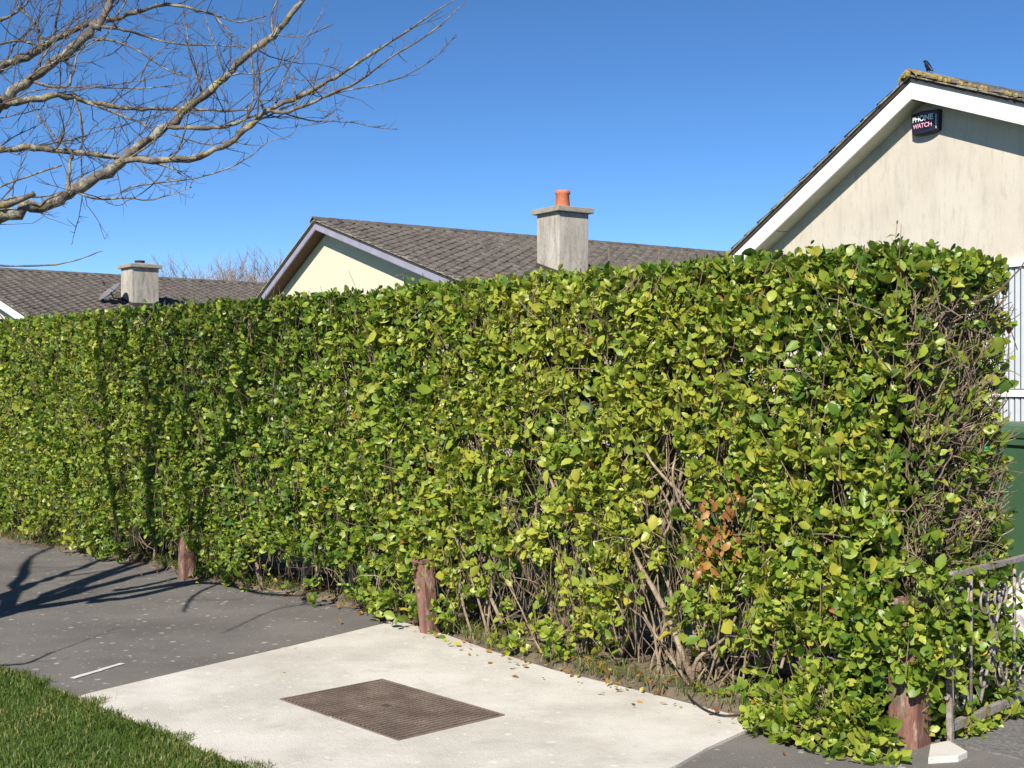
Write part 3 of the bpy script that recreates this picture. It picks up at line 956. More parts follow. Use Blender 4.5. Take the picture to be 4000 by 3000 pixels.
# white sack behind the gate
sc = Vector((2.98, 6.9, 0.006))
sk = thing('plastic_sack', 'white plastic sack slumped on the driveway behind the iron gate', 'sack', sc)
bm = bmesh.new(); bmesh.ops.create_icosphere(bm, subdivisions=4, radius=1)
for v in bm.verts:
    x, y, z = v.co
    f = 1 + .10 * math.sin(5 * x + 3 * z) * math.cos(4 * y) + .06 * math.sin(11 * x + 7 * y + 5 * z)
    v.co = Vector((x * .24 * f, y * .2 * f, max(0, .17 + z * .21 * f)))
me = bpy.data.meshes.new('bag'); bm.to_mesh(me); bm.free()
me.polygons.foreach_set('use_smooth', [True] * len(me.polygons))
link('bag', me, 'sack_white', sk)
mb = MB(); mb.tube([sc + Z * .36, sc + Z * .40 + rx * .02, sc + Z * .45 + rx * .05], [.03, .015, .045], 8); mb.build('tied_neck', 'sack_white', sk, smooth=True)

# dark low shrub behind the gate
c = Vector((2.55, 6.35, 0.006))
sh2 = thing('garden_shrub', 'small dark green plant behind the scrolled iron gate', 'shrub', c)
n = 60
pos = np.array(c)[None] + np.stack([RNG.normal(.1, .12, n), RNG.normal(.05, .10, n), RNG.uniform(.03, .16, n)], 1)
p, ax, nr, L, idx, d = shoots(pos, np.tile([0, -.5, .8], (n, 1)), 4, 7, .05, .045, .01, .5, .5)
V3 = leaf_arrays(p, ax, nr, L, L * .33, RNG.normal(.06, .12, len(L))) - np.array(c)
link('foliage', leaf_mesh('foliage', V3, np.clip(RNG.normal(.25, .1, len(L)), .02, .6)), 'hedge_leaf', sh2, 'stuff')

# ------------------------------------------------------------------ inspection cover
cL, cT, cR, cB = [G(*p, z=.012) for p in ((605, 1512), (825, 1468), (1092, 1546), (858, 1600))]
cc = (cL + cT + cR + cB) / 4
e1 = ((cT - cL) + (cR - cB)) / 4; e2 = ((cR - cT) + (cB - cL)) / 4       # half axes
cov = thing('inspection_cover', 'rusty brown ribbed iron inspection cover set into the concrete slab', 'manhole cover', cc)
mb = MB(); mb.box(cc - Z * .002, e1 * .965, e2 * .975, Z * .004); mb.build('plate', 'dark_edge', cov)
for sgn in (-1, 1):
    mb = MB(); mb.box(cc + e1 * (sgn * .985) + Z * .0, e1 * .015, e2, Z * .0055); mb.build('frame_bar', 'iron_cover', cov)
    mb = MB(); mb.box(cc + e2 * (sgn * .989) + Z * .0002, e1 * .969, e2 * .011, Z * .0055); mb.build('frame_bar', 'iron_cover', cov)
rib = None
NR_ = 29
hole = (.12, -.02)
for k in range(NR_):
    y = -0.955 + 1.91 * (k + .5) / NR_
    if rib is None:
        mb = MB()
        for j in range(12):
            x = -.94 + 1.88 * (j + .5) / 12
            mb.box(cc + e1 * x + Z * .0005, e1 * (.94 / 12 * .90), e2 * (.955 / NR_ * .52), Z * .0055)
        me = mb.mesh('tread_rib', cc); me.materials.append(MATS['iron_cover']); rib = me
    o = bpy.data.objects.new('tread_rib', rib); COL.objects.link(o); o.parent = cov
    o.location = e2 * y
for hx, hy in ((-.02, -.04),):
    mb = MB(); mb.box(cc + e1 * hx + e2 * hy + Z * .003, e1 * .06, e2 * .045, Z * .0045); mb.build('keyhole_plate', 'dark_edge', cov)

# paving stone at the gate post, cable, fallen leaf
ps = [G(2010, 1620), G(2050, 1612), G(2090, 1636), G(2070, 1646), G(2005, 1650)]
mb = MB(); mb.prism([p - Z * .03 for p in ps], Z * .055)
o = mb.build('paving_stone', 'concrete', bevel=.004); tag(o, 'small pale flat stone at the foot of the gate hinge', 'stone')
cab = [G(x, y, .022) for x, y in ((1478, 1490), (1495, 1512), (1520, 1531), (1555, 1544), (1600, 1545), (1650, 1538), (1700, 1532))]
mb = MB(); mb.tube([Vector(p) for p in smoothline(cab, 4)], .0045, 6)
o = mb.build('cable', 'black_plastic', smooth=True); tag(o, 'thin black cable looping out of the hedge onto the slab', 'cable')
for (px, py), lab, tn in (((1205, 1425), 'curled brown fallen leaf lying on the soil at the slab edge', .97),
                          ((1400, 1502), 'tiny dark curled leaf at the back edge of the slab', 1.0),
                          ((610, 1447), 'single green leaf fallen on the asphalt beside the slab', .6)):
    p = G(px, py, .03)
    vv = leaf_arrays(np.zeros((1, 3)), np.array([[.8, .5, .15]]), np.array([[-.2, -.3, 1.]]), np.array([.085 if tn == .97 else .045]), np.array([.02 if tn == .97 else .012]), np.array([.3]))
    me = leaf_mesh('fallen_leaf', vv, np.array([tn])); me.materials.append(MATS['hedge_leaf'])
    o = bpy.data.objects.new('fallen_leaf', me); COL.objects.link(o); o.location = p - Z * (.012 if tn == .97 else .02); tag(o, lab, 'leaf')
a, z = face(2130, 968, -.02)
mb = MB(); p = Q(2131, 968, 5.36); mb.tube([p - Vector((.012, 0, 0)), p, p + Vector((.012, .003, .002))], [.006, .009, .005], 7)
o = mb.build('plastic_tie', 'green_scrap', smooth=True); tag(o, 'bright green plastic tie caught in the hedge beside the bin', 'tie')


# ------------------------------------------------------------------ houses
def tile_mesh(name, w=.30, L=.36):
    """roll tile: x across, y up the slope, z out"""
    n = 11; mb = MB(); vs = []
    for yy, lift in ((0, .022), (L, -.004)):
        for i in range(n):
            x = -w / 2 + w * i / (n - 1)
            zz = .022 * (1.9 * math.exp(-((i / (n - 1) - .5) / .17) ** 2)) + lift
            vs.append((x, yy, zz))
    for i in range(n):
        x = vs[i][0]; vs.append((x, 0, vs[i][2] - .02))
    fs = [(i, i + 1, n + i + 1, n + i) for i in range(n - 1)]
    fs += [(i + 1, i, 2 * n + i, 2 * n + i + 1) for i in range(n - 1)]
    mb.add(vs, fs)
    me = mb.mesh(name); me.materials.append(MATS['roof_tile'])
    return me, np.array(vs), fs


TILE, TV, TF = tile_mesh('roof_tile')
TFQ = np.array(TF)


class House:
    def __init__(h, name, label, apex, phi, tl, tr, wl, wr, length, K, wallm, bargem, soffm, overhang=.34, barge=.2):
        h.A = Vector(apex); h.K = K
        h.s = Vector((math.cos(phi), -math.sin(phi), 0))      # to the right along the gable
        h.q = Vector((math.sin(phi), math.cos(phi), 0))       # along the ridge, away
        h.tl, h.tr, h.wl, h.wr, h.len = tl, tr, wl, wr, length
        h.root = thing(name, label, 'house', Vector((apex[0], apex[1], 0)) + h.q * overhang)
        r = h.root; zr = K
        oh = overhang
        hl, hr = zr - wl * tl, zr - wr * tr
        # walls
        e = .04
        mb = MB()
        ins = .35
        gp_ = [h.p(-wl + ins, oh, 0), h.p(wr - ins, oh, 0), h.p(wr - ins, oh, hr + ins * tr - .10), h.p(0, oh, zr - .10), h.p(-wl + ins, oh, hl + ins * tl - .10)]
        mb.prism(gp_, h.q * (length - 2 * oh)); h.wall = mb.build('wall', wallm, r)
        # roof decks
        for nm, sg, t, w_ in (('left', -1, tl, wl), ('right', 1, tr, wr)):
            mb = MB()
            mb.prism([h.p(0, .0, zr), h.p(sg * w_, 0, zr - w_ * t), h.p(sg * w_, 0, zr - w_ * t - .045), h.p(0, 0, zr - .045)], h.q * length)
            mb.build('roof_deck', 'dark_edge', r)
            # barge board below the tile edge
            mb = MB(); z0 = zr - .047
            inner = 0.0
            mb.prism([h.p(inner, .02, z0), h.p(sg * w_, .02, z0 - w_ * t), h.p(sg * w_, .02, z0 - w_ * t - barge), h.p(inner, .02, z0 - barge)], h.q * .028)
            bo = mb.build('barge_board', bargem, r)
            mb = MB(); mb.prism([h.p(inner, .022, z0 - barge * .86), h.p(sg * w_, .022, z0 - w_ * t - barge * .86), h.p(sg * w_, .022, z0 - w_ * t - barge * .92), h.p(inner, .022, z0 - barge * .92)], h.q * -.006)
            mb.build('bead', bargem, bo)
            # soffit in two boards with a joint
            zs = z0 - barge + .03
            for f0, f1 in ((0.01, .5), (.505, 1.0)):
                mb = MB()
                mb.prism([h.p(sg * w_ * f0, .05, zs - w_ * t * f0), h.p(sg * w_ * f1, .05, zs - w_ * t * f1), h.p(sg * w_ * f1, .05, zs - w_ * t * f1 - .012), h.p(sg * w_ * f0, .05, zs - w_ * t * f0 - .012)], h.q * (oh - .02))
                mb.build('soffit_board', soffm, r)
            mb = MB()
            mb.prism([h.p(sg * (w_ - .02), .03, zr - w_ * t - .22), h.p(sg * (w_ + .02), .03, zr - w_ * t - .22), h.p(sg * (w_ + .02), .03, zr - w_ * t - .05), h.p(sg * (w_ - .02), .03, zr - w_ * t - .05)], h.q * (length - .06))
            mb.build('eaves_fascia', bargem, r)

    def p(h, s, q, z):
        return Vector((h.A.x, h.A.y, 0)) + h.s * s + h.q * q + Z * z

    def tiles(h, sg, limit, stuff=True, rows_from=0):
        t, w_ = (h.tl, h.wl) if sg < 0 else (h.tr, h.wr)
        up = (h.s * -sg + Z * t).normalized()               # up the slope
        across = h.q * (1 if sg > 0 else -1)
        nrm = across.cross(up)
        if nrm.z < 0:
            across = -across; nrm = across.cross(up)
        ls = w_ * math.sqrt(1 + t * t); ex = .30
        nr_ = int(ls / ex); nc = int((h.len + .06) / .30)
        items = []
        for i in range(nr_):
            for j in range(nc):
                base = h.p(0, 0, h.K) - up * (ls - i * ex + .03) + h.q * (-.03 + .15 + j * .30) + nrm * .012
                items.append((base, (base - cam.location).length, i, j))
        items.sort(key=lambda x: x[1])
        rot = Matrix((across, up, nrm)).transposed()
        vis = [x for x in items if seen(x[0])]
        hid = [x for x in items if not seen(x[0])]
        chosen = vis[:limit]; rest_ = vis[limit:] + hid
        for base, dd, i, j in chosen:
            o = bpy.data.objects.new('roof_tile', TILE); COL.objects.link(o); o.parent = h.root
            M = (rot @ Matrix.Rotation(random.gauss(0, .012), 3, 'Z') @ Matrix.Rotation(random.gauss(0, .012), 3, 'X')).to_4x4()
            M.translation = base - h.root.location + nrm * random.uniform(0, .006)
            o.matrix_basis = M
        if rest_:
            R_ = np.array(rot)
            vs = (TV @ R_.T)[None] + np.array([np.array(x[0] - h.root.location + nrm * random.uniform(0, .006)) for x in rest_])[:, None]
            k = (np.arange(len(rest_)) * len(TV))[:, None, None]
            me = arr_mesh('roof_tiles', vs.reshape(-1, 3), [(k + TFQ[None]).reshape(-1, 4)], 0, smooth=False)
            link('roof_tiles', me, 'roof_tile', h.root, 'stuff')

    def ridge(h, mossy=0):
        n = int(h.len / .42)
        for i in range(n):
            mb = MB(); pts = []
            for k in range(7):
                an = math.pi * (k / 6)
                sl = math.cos(an) * .145
                t = h.tr if sl > 0 else h.tl
                pts.append((sl, .055 * math.sin(an) + .035 - abs(sl) * t * .9))
            q0 = -.05 + i * .42
            for (qq, lift) in ((q0, .008), (q0 + .43, 0)):
                for s_, z_ in pts:
                    mb.v.append(tuple(h.p(s_, qq, h.K + z_ + lift)))
                for s_, z_ in pts:
                    mb.v.append(tuple(h.p(s_ * .86, qq, h.K + z_ + lift - .022)))
            for k in range(6):
                mb.f += [(k, k + 1, 14 + k + 1, 14 + k), (7 + k, 14 + 7 + k, 14 + 7 + k + 1, 7 + k + 1), (k, 7 + k, 7 + k + 1, k + 1), (14 + k, 14 + k + 1, 21 + k + 1, 21 + k)]
            mb.build('ridge_tile', 'mossy_tile' if i < mossy else 'roof_tile', h.root, smooth=False)

    def verge(h, sg, material='lichen_grey'):
        """mortar bedding that shows under the tile edge"""
        t, w_ = (h.tl, h.wl) if sg < 0 else (h.tr, h.wr)
        mb = MB(); N = 40
        for i in range(N):
            f0, f1 = i / N, (i + 1) / N
            th = random.uniform(.012, .03)
            mb.prism([h.p(sg * w_ * f0, -.025 + random.uniform(0, .01), h.K + .002 - w_ * t * f0), h.p(sg * w_ * f1, -.025, h.K + .002 - w_ * t * f1), h.p(sg * w_ * f1, -.025, h.K + .002 + th - w_ * t * f1), h.p(sg * w_ * f0, -.025, h.K + .002 + th - w_ * t * f0)], h.q * .06)
        mb.build('verge_mortar', material, h.root)

    def chimney(h, s, q, half, ztop, pots=1, potm='terracotta', potr=.12, poth=.34, lower=0.0):
        t = h.tr if s > 0 else h.tl
        zb = h.K - abs(s) * t
        c = h.p(s, q, 0)
        mb = MB(); mb.box(c + Z * ((zb - .5 + ztop) / 2), h.s * half, h.q * half, Z * ((ztop - zb + .5) / 2))
        ch = mb.build('chimney', 'chimney_render', h.root, bevel=.012)
        mb = MB(); mb.box(c + Z * (ztop + .055), h.s * (half + .085), h.q * (half + .085), Z * .055)
        mb.build('chimney_cap', 'cap_concrete', ch, bevel=.015)
        mb = MB(); b0 = half + .02
        vs = [c + h.s * i * b0 + h.q * j * b0 + Z * (ztop + .112) for i, j in ((-1, -1), (1, -1), (1, 1), (-1, 1))] + [c + h.s * i * b0 * .35 + h.q * j * b0 * .35 + Z * (ztop + .17) for i, j in ((-1, -1), (1, -1), (1, 1), (-1, 1))]
        mb.add(vs, [(0, 1, 5, 4), (1, 2, 6, 5), (2, 3, 7, 6), (3, 0, 4, 7), (4, 5, 6, 7), (3, 2, 1, 0)])
        mb.build('flaunching', 'cap_concrete', ch)
        mb = MB(); zt = ztop + .13
        prof = [(potr * .95, 0), (potr * 1.0, .03), (potr * .88, poth * .75), (potr * 1.02, poth * .82), (potr * 1.02, poth), (potr * .78, poth), (potr * .72, poth * .5)]
        n = 16; vs = []
        for r_, z_ in prof:
            for k in range(n):
                an = 2 * math.pi * k / n
                vs.append(c + Vector((r_ * math.cos(an), r_ * math.sin(an), zt + z_)))
        fs = [(i * n + k, i * n + (k + 1) % n, (i + 1) * n + (k + 1) % n, (i + 1) * n + k) for i in range(len(prof) - 1) for k in range(n)]
        fs.append(tuple(range((len(prof) - 1) * n, len(prof) * n)))
        mb.add(vs, fs); mb.build('chimney_pot', potm, ch, smooth=True)
        # lead flashing at the foot
        for ax_, ay_, w1 in ((h.s, h.q, half), (-h.s, h.q, half), (h.q, h.s, half), (-h.q, h.s, half)):
            mb = MB()
            o1 = c + ax_ * (half + .006) + ay_ * half; o2 = c + ax_ * (half + .006) - ay_ * half
            z1 = h.K - abs((o1 - h.p(0, 0, 0)).dot(h.s)) * t; z2 = h.K - abs((o2 - h.p(0, 0, 0)).dot(h.s)) * t
            mb.prism([Vector((o1.x, o1.y, z1 - .05)), Vector((o2.x, o2.y, z2 - .05)), Vector((o2.x, o2.y, z2 + .14)), Vector((o1.x, o1.y, z1 + .14))], ax_ * .012)
            mb.build('flashing', 'dark_edge', ch)
        return ch


def seen(p):
    if p.y < 1:
        return False
    px = 2000 + F * p.x / p.y; py = HZ - F * (p.z - H) / p.y
    return -150 < px < 4100 and py < 1275 - .085 * px + 60 and py > -100


KR = 5.1


def ridge_point(px, py, K=KR):
    Y = F * (K - H) / (HZ - py)
    return (px - 2000) / F * Y, Y


def slope_to(apex, phi, K, px, py, side):
    """fall of the roof needed for its edge to pass through a photo point"""
    s = Vector((math.cos(phi), -math.sin(phi), 0)) * side
    k = (px - 2000) / F
    t = (k * apex[1] - apex[0]) / (s.x - k * s.y)
    Y = apex[1] + t * s.y
    return (K - (H + (HZ - py) / F * Y)) / t


PH = math.radians(55)
# middle house, cream gable with lilac barge boards
ap = ridge_point(1228, 862)
tl = slope_to(ap, PH, KR, 1000, 1172, -1); tr = slope_to(ap, PH, KR, 1790, 1096, 1)
mid = House('cream_house', 'bungalow with cream gable, lilac-grey barge boards and grey tiled roof', ap, PH, tl, tr, 5.6, 6.2, 15.0, KR, 'render_cream', 'lilac_paint', 'brown_soffit', overhang=.36, barge=.155)
mid.tiles(1, 300); mid.ridge(0); mid.verge(1); mid.verge(-1)
for o in (mid,):
    best = None
    for si in np.arange(1.0, 5.5, .05):
        for qi in np.arange(2.0, 13.0, .1):
            p = mid.p(si, qi, KR - si * tr)
            px = 2000 + F * p.x / p.y; py = HZ - F * (p.z - H) / p.y
            e_ = (px - 2196) ** 2 + (py - 1070) ** 2
            if best is None or e_ < best[0]:
                best = (e_, si, qi, p.y)
    zt = H + (HZ - 838) / F * best[3]
    half = 200 / F * best[3] / 2 / 1.39
    mid.chimney(best[1], best[2], half, zt, potr=.155, poth=.36)
    CH_M = best
    print('mid pitch', math.degrees(math.atan(tl)), math.degrees(math.atan(tr)), 'chimney', best, half)

# left house: ridge runs off the picture, white barge board low at the left edge
PHL = math.radians(50)
best = None
rp = ridge_point(0, 1056)
for back in np.arange(1.0, 3, .05):
    ap = (rp[0] - math.sin(PHL) * back, rp[1] - math.cos(PHL) * back)
    t1 = slope_to(ap, PHL, KR, 0, 1168, 1); t2 = slope_to(ap, PHL, KR, 118, 1245, 1)
    if best is None or abs(t1 - t2) < best[0]:
        best = (abs(t1 - t2), back, ap, (t1 + t2) / 2)
print('left house', best)
apL = best[2]; trL = best[3]
lef = House('white_house', 'far bungalow with grey tiled roof and white barge board behind the hedge', apL, PHL, trL * 1.1, trL, 5.2, 9.6, 26.0, KR, 'render_offwhite', 'white_paint', 'white_soffit', overhang=.4, barge=.24)
lef.tiles(1, 300); lef.ridge(0); lef.verge(1)
b2 = None
for si in np.arange(.6, 6, .05):
    for qi in np.arange(1.0, 20.0, .1):
        p = lef.p(si, qi, KR - si * trL)
        px = 2000 + F * p.x / p.y; py = HZ - F * (p.z - H) / p.y
        e_ = (px - 545) ** 2 + (py - 1190) ** 2
        if b2 is None or e_ < b2[0]:
            b2 = (e_, si, qi, p.y)
zt = H + (HZ - 1050) / F * b2[3]
halfL = 150 / F * b2[3] / 2 / 1.39
lef.chimney(b2[1], b2[2], halfL, zt, potm='dark_edge', potr=.16, poth=.12)
print('left chimney', b2, halfL)
# satellite dish beside that chimney
dc = Q(240, 634, b2[3] - .7)
dish = thing('satellite_dish', 'grey satellite dish mounted beside the far chimney', 'satellite dish', dc - Z * .5)
dn = Vector((-.45, -.35, .62)).normalized(); da = dn.orthogonal().normalized(); db = dn.cross(da)
mb = MB(); n = 24; vs = [dc]
for i in range(1, 6):
    r_ = .40 * i / 5
    for k in range(n):
        an = 2 * math.pi * k / n
        vs.append(dc + da * r_ * math.cos(an) + db * r_ * math.sin(an) + dn * (r_ ** 2 * .55))
fs = [(0, 1 + k, 1 + (k + 1) % n) for k in range(n)]
fs += [(1 + i * n + k, 1 + (i + 1) * n + k, 1 + (i + 1) * n + (k + 1) % n, 1 + i * n + (k + 1) % n) for i in range(4) for k in range(n)]
mb.add(vs, fs); mb.build('reflector', 'dish_grey', dish, smooth=True, recalc=False)
mb = MB(); mb.tube([dc - db * .34 + dn * .06, dc + dn * .38 - db * .1], .012, 6); mb.tube([dc + dn * .34 - db * .1, dc + dn * .46 - db * .1], .035, 8); mb.build('feed_arm', 'dark_edge', dish)
chc = lef.p(b2[1], b2[2], 0)
mb = MB(); mb.tube([dc - dn * .01, dc - dn * .12 - Z * .05, Vector((chc.x, chc.y, dc.z - .12)) - lef.s * (halfL - .02)], .022, 6); mb.build('bracket', 'dark_edge', dish)

# right house: weathered off-white gable with white barge boards, near
PHR = math.radians(58)
apR = ridge_point(3556, 300)
tlR = slope_to(apR, PHR, KR, 2832, 1010, -1); trR = slope_to(apR, PHR, KR, 4000, 396, 1)
print('right pitch', math.degrees(math.atan(tlR)), math.degrees(math.atan(trR)))
rig = House('grey_gabled_house', 'near bungalow with weathered off-white gable and white barge boards', apR, PHR, tlR, trR, 4.6, 5.4, 14.0, KR, 'render_offwhite', 'white_paint', 'white_soffit', overhang=.30, barge=.21)
rig.tiles(1, 200); rig.tiles(-1, 120); rig.ridge(2); rig.verge(1); rig.verge(-1)
# moss lumps on the ridge end and along the verge
mb = MB()
for k in range(70):
    if k < 30:
        s_, q_ = random.gauss(0, .12), random.uniform(-.05, .35)
    else:
        s_, q_ = random.uniform(.1, 3.0), random.uniform(-.03, .1)
    t = trR if s_ > 0 else tlR
    p = rig.p(s_, q_, KR + .05 - abs(s_) * t); r_ = random.uniform(.012, .035) * (1.5 if k < 30 else 1)
    mb.tube([p - Z * r_, p, p + Z * r_ * .8], [r_ * .9, r_ * 1.2, r_ * .4], 6)
mb.build('moss', 'mossy_tile', rig.root, kind='stuff')
# window with vertical blind in the gable wall
qw = .30


def WP(s, z, q=0.0):
    return rig.p(s, qw + q, z)


ws0 = None
for s_ in np.arange(0, 3, .005):
    p = WP(s_, 2)
    if 2000 + F * p.x / p.y > 3868:
        ws0 = s_; break
wz0, wz1, wzt, ws1 = .95, H + (HZ - 1045) / F * WP(ws0, 2).y, H + (HZ - 1535) / F * WP(ws0, 2).y, ws0 + 1.5
win = MB()
win.box((WP(ws0, (wz0 + wz1) / 2, -.02)), rig.s * .035, rig.q * .035, Z * (wz1 - wz0) / 2)
fr1 = win.build('window', 'white_paint', rig.root)
for nm, c_, hx, hz_ in (('window_jamb', WP(ws1, (wz0 + wz1) / 2, -.02), .035, (wz1 - wz0) / 2), ('window_head', WP((ws0 + ws1) / 2, wz1 + .02, -.022), (ws1 - ws0) / 2 + .05, .04),
                        ('transom', WP((ws0 + ws1) / 2, wzt, -.018), (ws1 - ws0) / 2 - .036, .038), ('window_sill', WP((ws0 + ws1) / 2, wz0 - .03, -.04), (ws1 - ws0) / 2 + .08, .03)):
    mb = MB(); mb.box(c_, rig.s * hx, rig.q * .034, Z * hz_); mb.build(nm, 'white_paint', fr1)
for za, zb in ((wz0, wzt - .04), (wzt + .04, wz1 - .02)):
    mb = MB(); mb.box(WP((ws0 + ws1) / 2, (za + zb) / 2, -.006), rig.s * ((ws1 - ws0) / 2 - .036), rig.q * .004, Z * (zb - za) / 2); mb.build('pane', 'glass_dark', fr1)
k = 0; s_ = ws0 + .07
while s_ < ws1 - .06:
    for za, zb in ((wz0 + .02, wzt - .05), (wzt + .05, wz1 - .03)):
        mb = MB(); mb.box(WP(s_, (za + zb) / 2, -.022), rig.s * .025 + rig.q * .006, rig.q * .002, Z * (zb - za) / 2); mb.build('blind_slat', 'blind_slat', fr1)
    s_ += .075

# alarm box on the gable
best = None
for s_ in np.arange(-1.5, 1.5, .01):
    p = rig.p(s_, .30, 4)
    e_ = abs(2000 + F * p.x / p.y - 3626)
    if best is None or e_ < best[0]:
        best = (e_, s_, p.y)
ab_s = best[1]; ab_z = H + (HZ - 482) / F * best[2]
ab_c = rig.p(ab_s, .30, ab_z)
print('alarm', ab_s, ab_z)
alarm = thing('alarm_box', 'black alarm box with white and pink lettering high on the off-white gable', 'alarm box', ab_c)
w2, h2 = .205, .135


def AB(x, y, d):
    bow = .03 * (1 - (x / w2) ** 2)
    return ab_c + rig.s * x + Z * y - rig.q * (d + bow)


out_ = []
for x in np.linspace(-w2, w2, 9):
    out_.append((x, h2 * (1.0 - .06 * (x / w2) ** 2)))
for x in np.linspace(w2 * .94, -w2 * .90, 9):
    out_.append((x, -h2 * (1.0 + .02 - .22 * abs(x / w2) ** 3)))
mb = MB(); nn_ = len(out_)
bk = [AB(x * 1.03, y * 1.03, 0) + rig.q * .03 for x, y in out_]
f1 = [AB(x, y, .055) for x, y in out_]; f2 = [AB(x * .93, y * .91, .066) for x, y in out_]
mb.add(bk + f1 + f2, [(i, (i + 1) % nn_, nn_ + (i + 1) % nn_, nn_ + i) for i in range(nn_)] + [(nn_ + i, nn_ + (i + 1) % nn_, 2 * nn_ + (i + 1) % nn_, 2 * nn_ + i) for i in range(nn_)] + [tuple(range(2 * nn_, 3 * nn_))] + [tuple(range(nn_))[::-1]])
mb.build('casing', 'alarm_black', alarm)
for txt, yy, hgt, mt in (('PHONE', .018, .085, 'print_white'), ('WATCH', -.062, .07, 'print_pink')):
    cu = bpy.data.curves.new('lettering', 'FONT'); cu.body = txt; cu.size = hgt * 1.15; cu.align_x = 'CENTER'; cu.extrude = .002; cu.offset = .0015
    to = bpy.data.objects.new('lettering', cu); COL.objects.link(to)
    dg = bpy.context.evaluated_depsgraph_get(); dg.update()
    me = bpy.data.meshes.new_from_object(to.evaluated_get(dg)); bpy.data.objects.remove(to)
    vs = [(v.co.x, v.co.y, v.co.z) for v in me.vertices]
    xm = max(abs(v[0]) for v in vs); sc_ = min(1.0, .165 / xm)
    for v, (x, y, z_) in zip(me.vertices, vs):
        v.co = AB(x * sc_ * .92 + .0, y * .95 + yy, .080 + z_) - alarm.location
    me.materials.clear(); me.materials.append(MATS[mt])
    link('lettering', me, mt, alarm)
mb = MB(); mb.box(AB(.178, -.01, .069), rig.s * .003, rig.q * .003, Z * .085); mb.build('edge_stripe', 'print_white', alarm)

# bird on the ridge
bp_ = rig.p(.0, .55, KR + .10)
p_ = Q(2005, 150, bp_.y)
bp_.x = p_.x; sp = (bp_ - rig.p(0, 0, 0))
q_ = sp.dot(rig.q); bp_ = rig.p(0, q_, KR + .098)
for it in range(6):
    px = 2000 + F * bp_.x / bp_.y
    q_ += (3625 - px) / F * bp_.y / (rig.q.x - rig.q.y * bp_.x / bp_.y); bp_ = rig.p(0, q_, KR + .098)
bird = bpy.data.meshes.new('bird')
fx = Vector((-.6, .8, 0)).normalized()
pts = [(bp_ - fx * .085 + Z * .015), (bp_ - fx * .045 + Z * .045), (bp_ - fx * .01 + Z * .085), (bp_ + fx * .018 + Z * .125), (bp_ + fx * .03 + Z * .16), (bp_ + fx * .045 + Z * .175), (bp_ + fx * .085 + Z * .172),
       (bp_ - fx * .005 + Z * .035 + rig.s * .02), (bp_ + Z * .0 + rig.s * .02), (bp_ - fx * .005 + Z * .035 - rig.s * .02), (bp_ + Z * .0 - rig.s * .02)]
rad = [.010, .026, .046, .042, .026, .025, .004, .008, .005, .008, .005]
bird.from_pydata([(p - bp_) * .85 - Z * .012 for p in pts], [(0, 1), (1, 2), (2, 3), (3, 4), (4, 5), (5, 6), (2, 7), (7, 8), (2, 9), (9, 10)], [])
bo = link('bird', bird, 'feather')
bo.location = bp_
mod = bo.modifiers.new('skin', 'SKIN')
for i, sv in enumerate(bird.skin_vertices[0].data):
    sv.radius = (rad[i] * .85, rad[i] * .85); sv.use_root = (i == 2)
mod = bo.modifiers.new('sub', 'SUBSURF'); mod.levels = 2; mod.render_levels = 2
tag(bo, 'small dark bird perched on the mossy ridge of the near house', 'bird')


# ------------------------------------------------------------------ street tree
SUNH = Vector((SX, SY, 0)) / math.tan(SUN_EL)
T0 = Vector((-3.95, 6.3, 0))
tree = thing('bare_tree', 'leafless lichen-covered street tree reaching over the hedge', 'tree', T0)
LIMBS = []


def limb(name, rows, k=4, n=8, parent=None):
    rows = smoothline([(*Vector(r[:3]), r[3]) for r in rows], k)
    pts = []; rad = []
    for i, r in enumerate(rows):
        j = r[3] * .45
        pts.append(Vector(r[:3]) + Vector((random.gauss(0, j), random.gauss(0, j), random.gauss(0, j))) * (.0 if i == 0 else .5))
        rad.append(max(.0022, r[3] * .78) * random.uniform(.82, 1.22))
    mb = MB(); mb.tube(pts, rad, n)
    o = mb.build(name, 'tree_bark', tree, smooth=True)
    LIMBS.append((pts, rad))
    return o


def ZP(px, py, Y):                     # sketch of the upper left of the picture
    return P(px / 1.106, py / 1.106, Y)


fork = Vector((-3.88, 6.34, 1.35))
limb('trunk', [(*(T0 - Z * .1), .17), (*(T0 + Z * .12), .135), (*(T0 + Vector((.03, .02, .7))), .115), (*fork, .11)], n=12)
fork2 = Vector((-3.30, 6.75, 2.12)); fork3 = Vector((-3.86, 6.9, 2.3))
limb('branch', [(*fork, .085), (-3.62, 6.5, 1.75, .075), (*fork2, .068), (*ZP(-90, 960, 7.0), .055), (*ZP(0, 930, 7.05), .050)] +
     [(*ZP(x, y, Y), r) for x, y, Y, r in ((100, 910, 7.1, .046), (250, 868, 7.15, .043), (320, 820, 7.2, .042), (400, 780, 7.2, .040), (520, 700, 7.3, .036), (600, 630, 7.3, .034), (720, 540, 7.4, .032), (850, 440, 7.4, .030), (970, 330, 7.45, .028), (1080, 230, 7.5, .026), (1180, 150, 7.5, .023), (1260, 60, 7.55, .021), (1310, 0, 7.6, .019), (1400, -130, 7.7, .014), (1480, -300, 7.8, .008))])
limb('branch', [(*fork, .08), (-3.92, 6.6, 1.9, .07), (*fork3, .066), (-3.6, 7.4, 2.9, .058), (*ZP(-60, 490, 7.7), .052), (*ZP(0, 440, 7.75), .048)] +
     [(*ZP(x, y, Y), r) for x, y, Y, r in ((80, 380, 7.8, .044), (200, 290, 7.9, .040), (300, 220, 7.9, .037), (380, 150, 8, .034), (430, 90, 8, .032), (480, 10, 8.1, .028), (540, -120, 8.2, .02), (600, -300, 8.3, .01))])
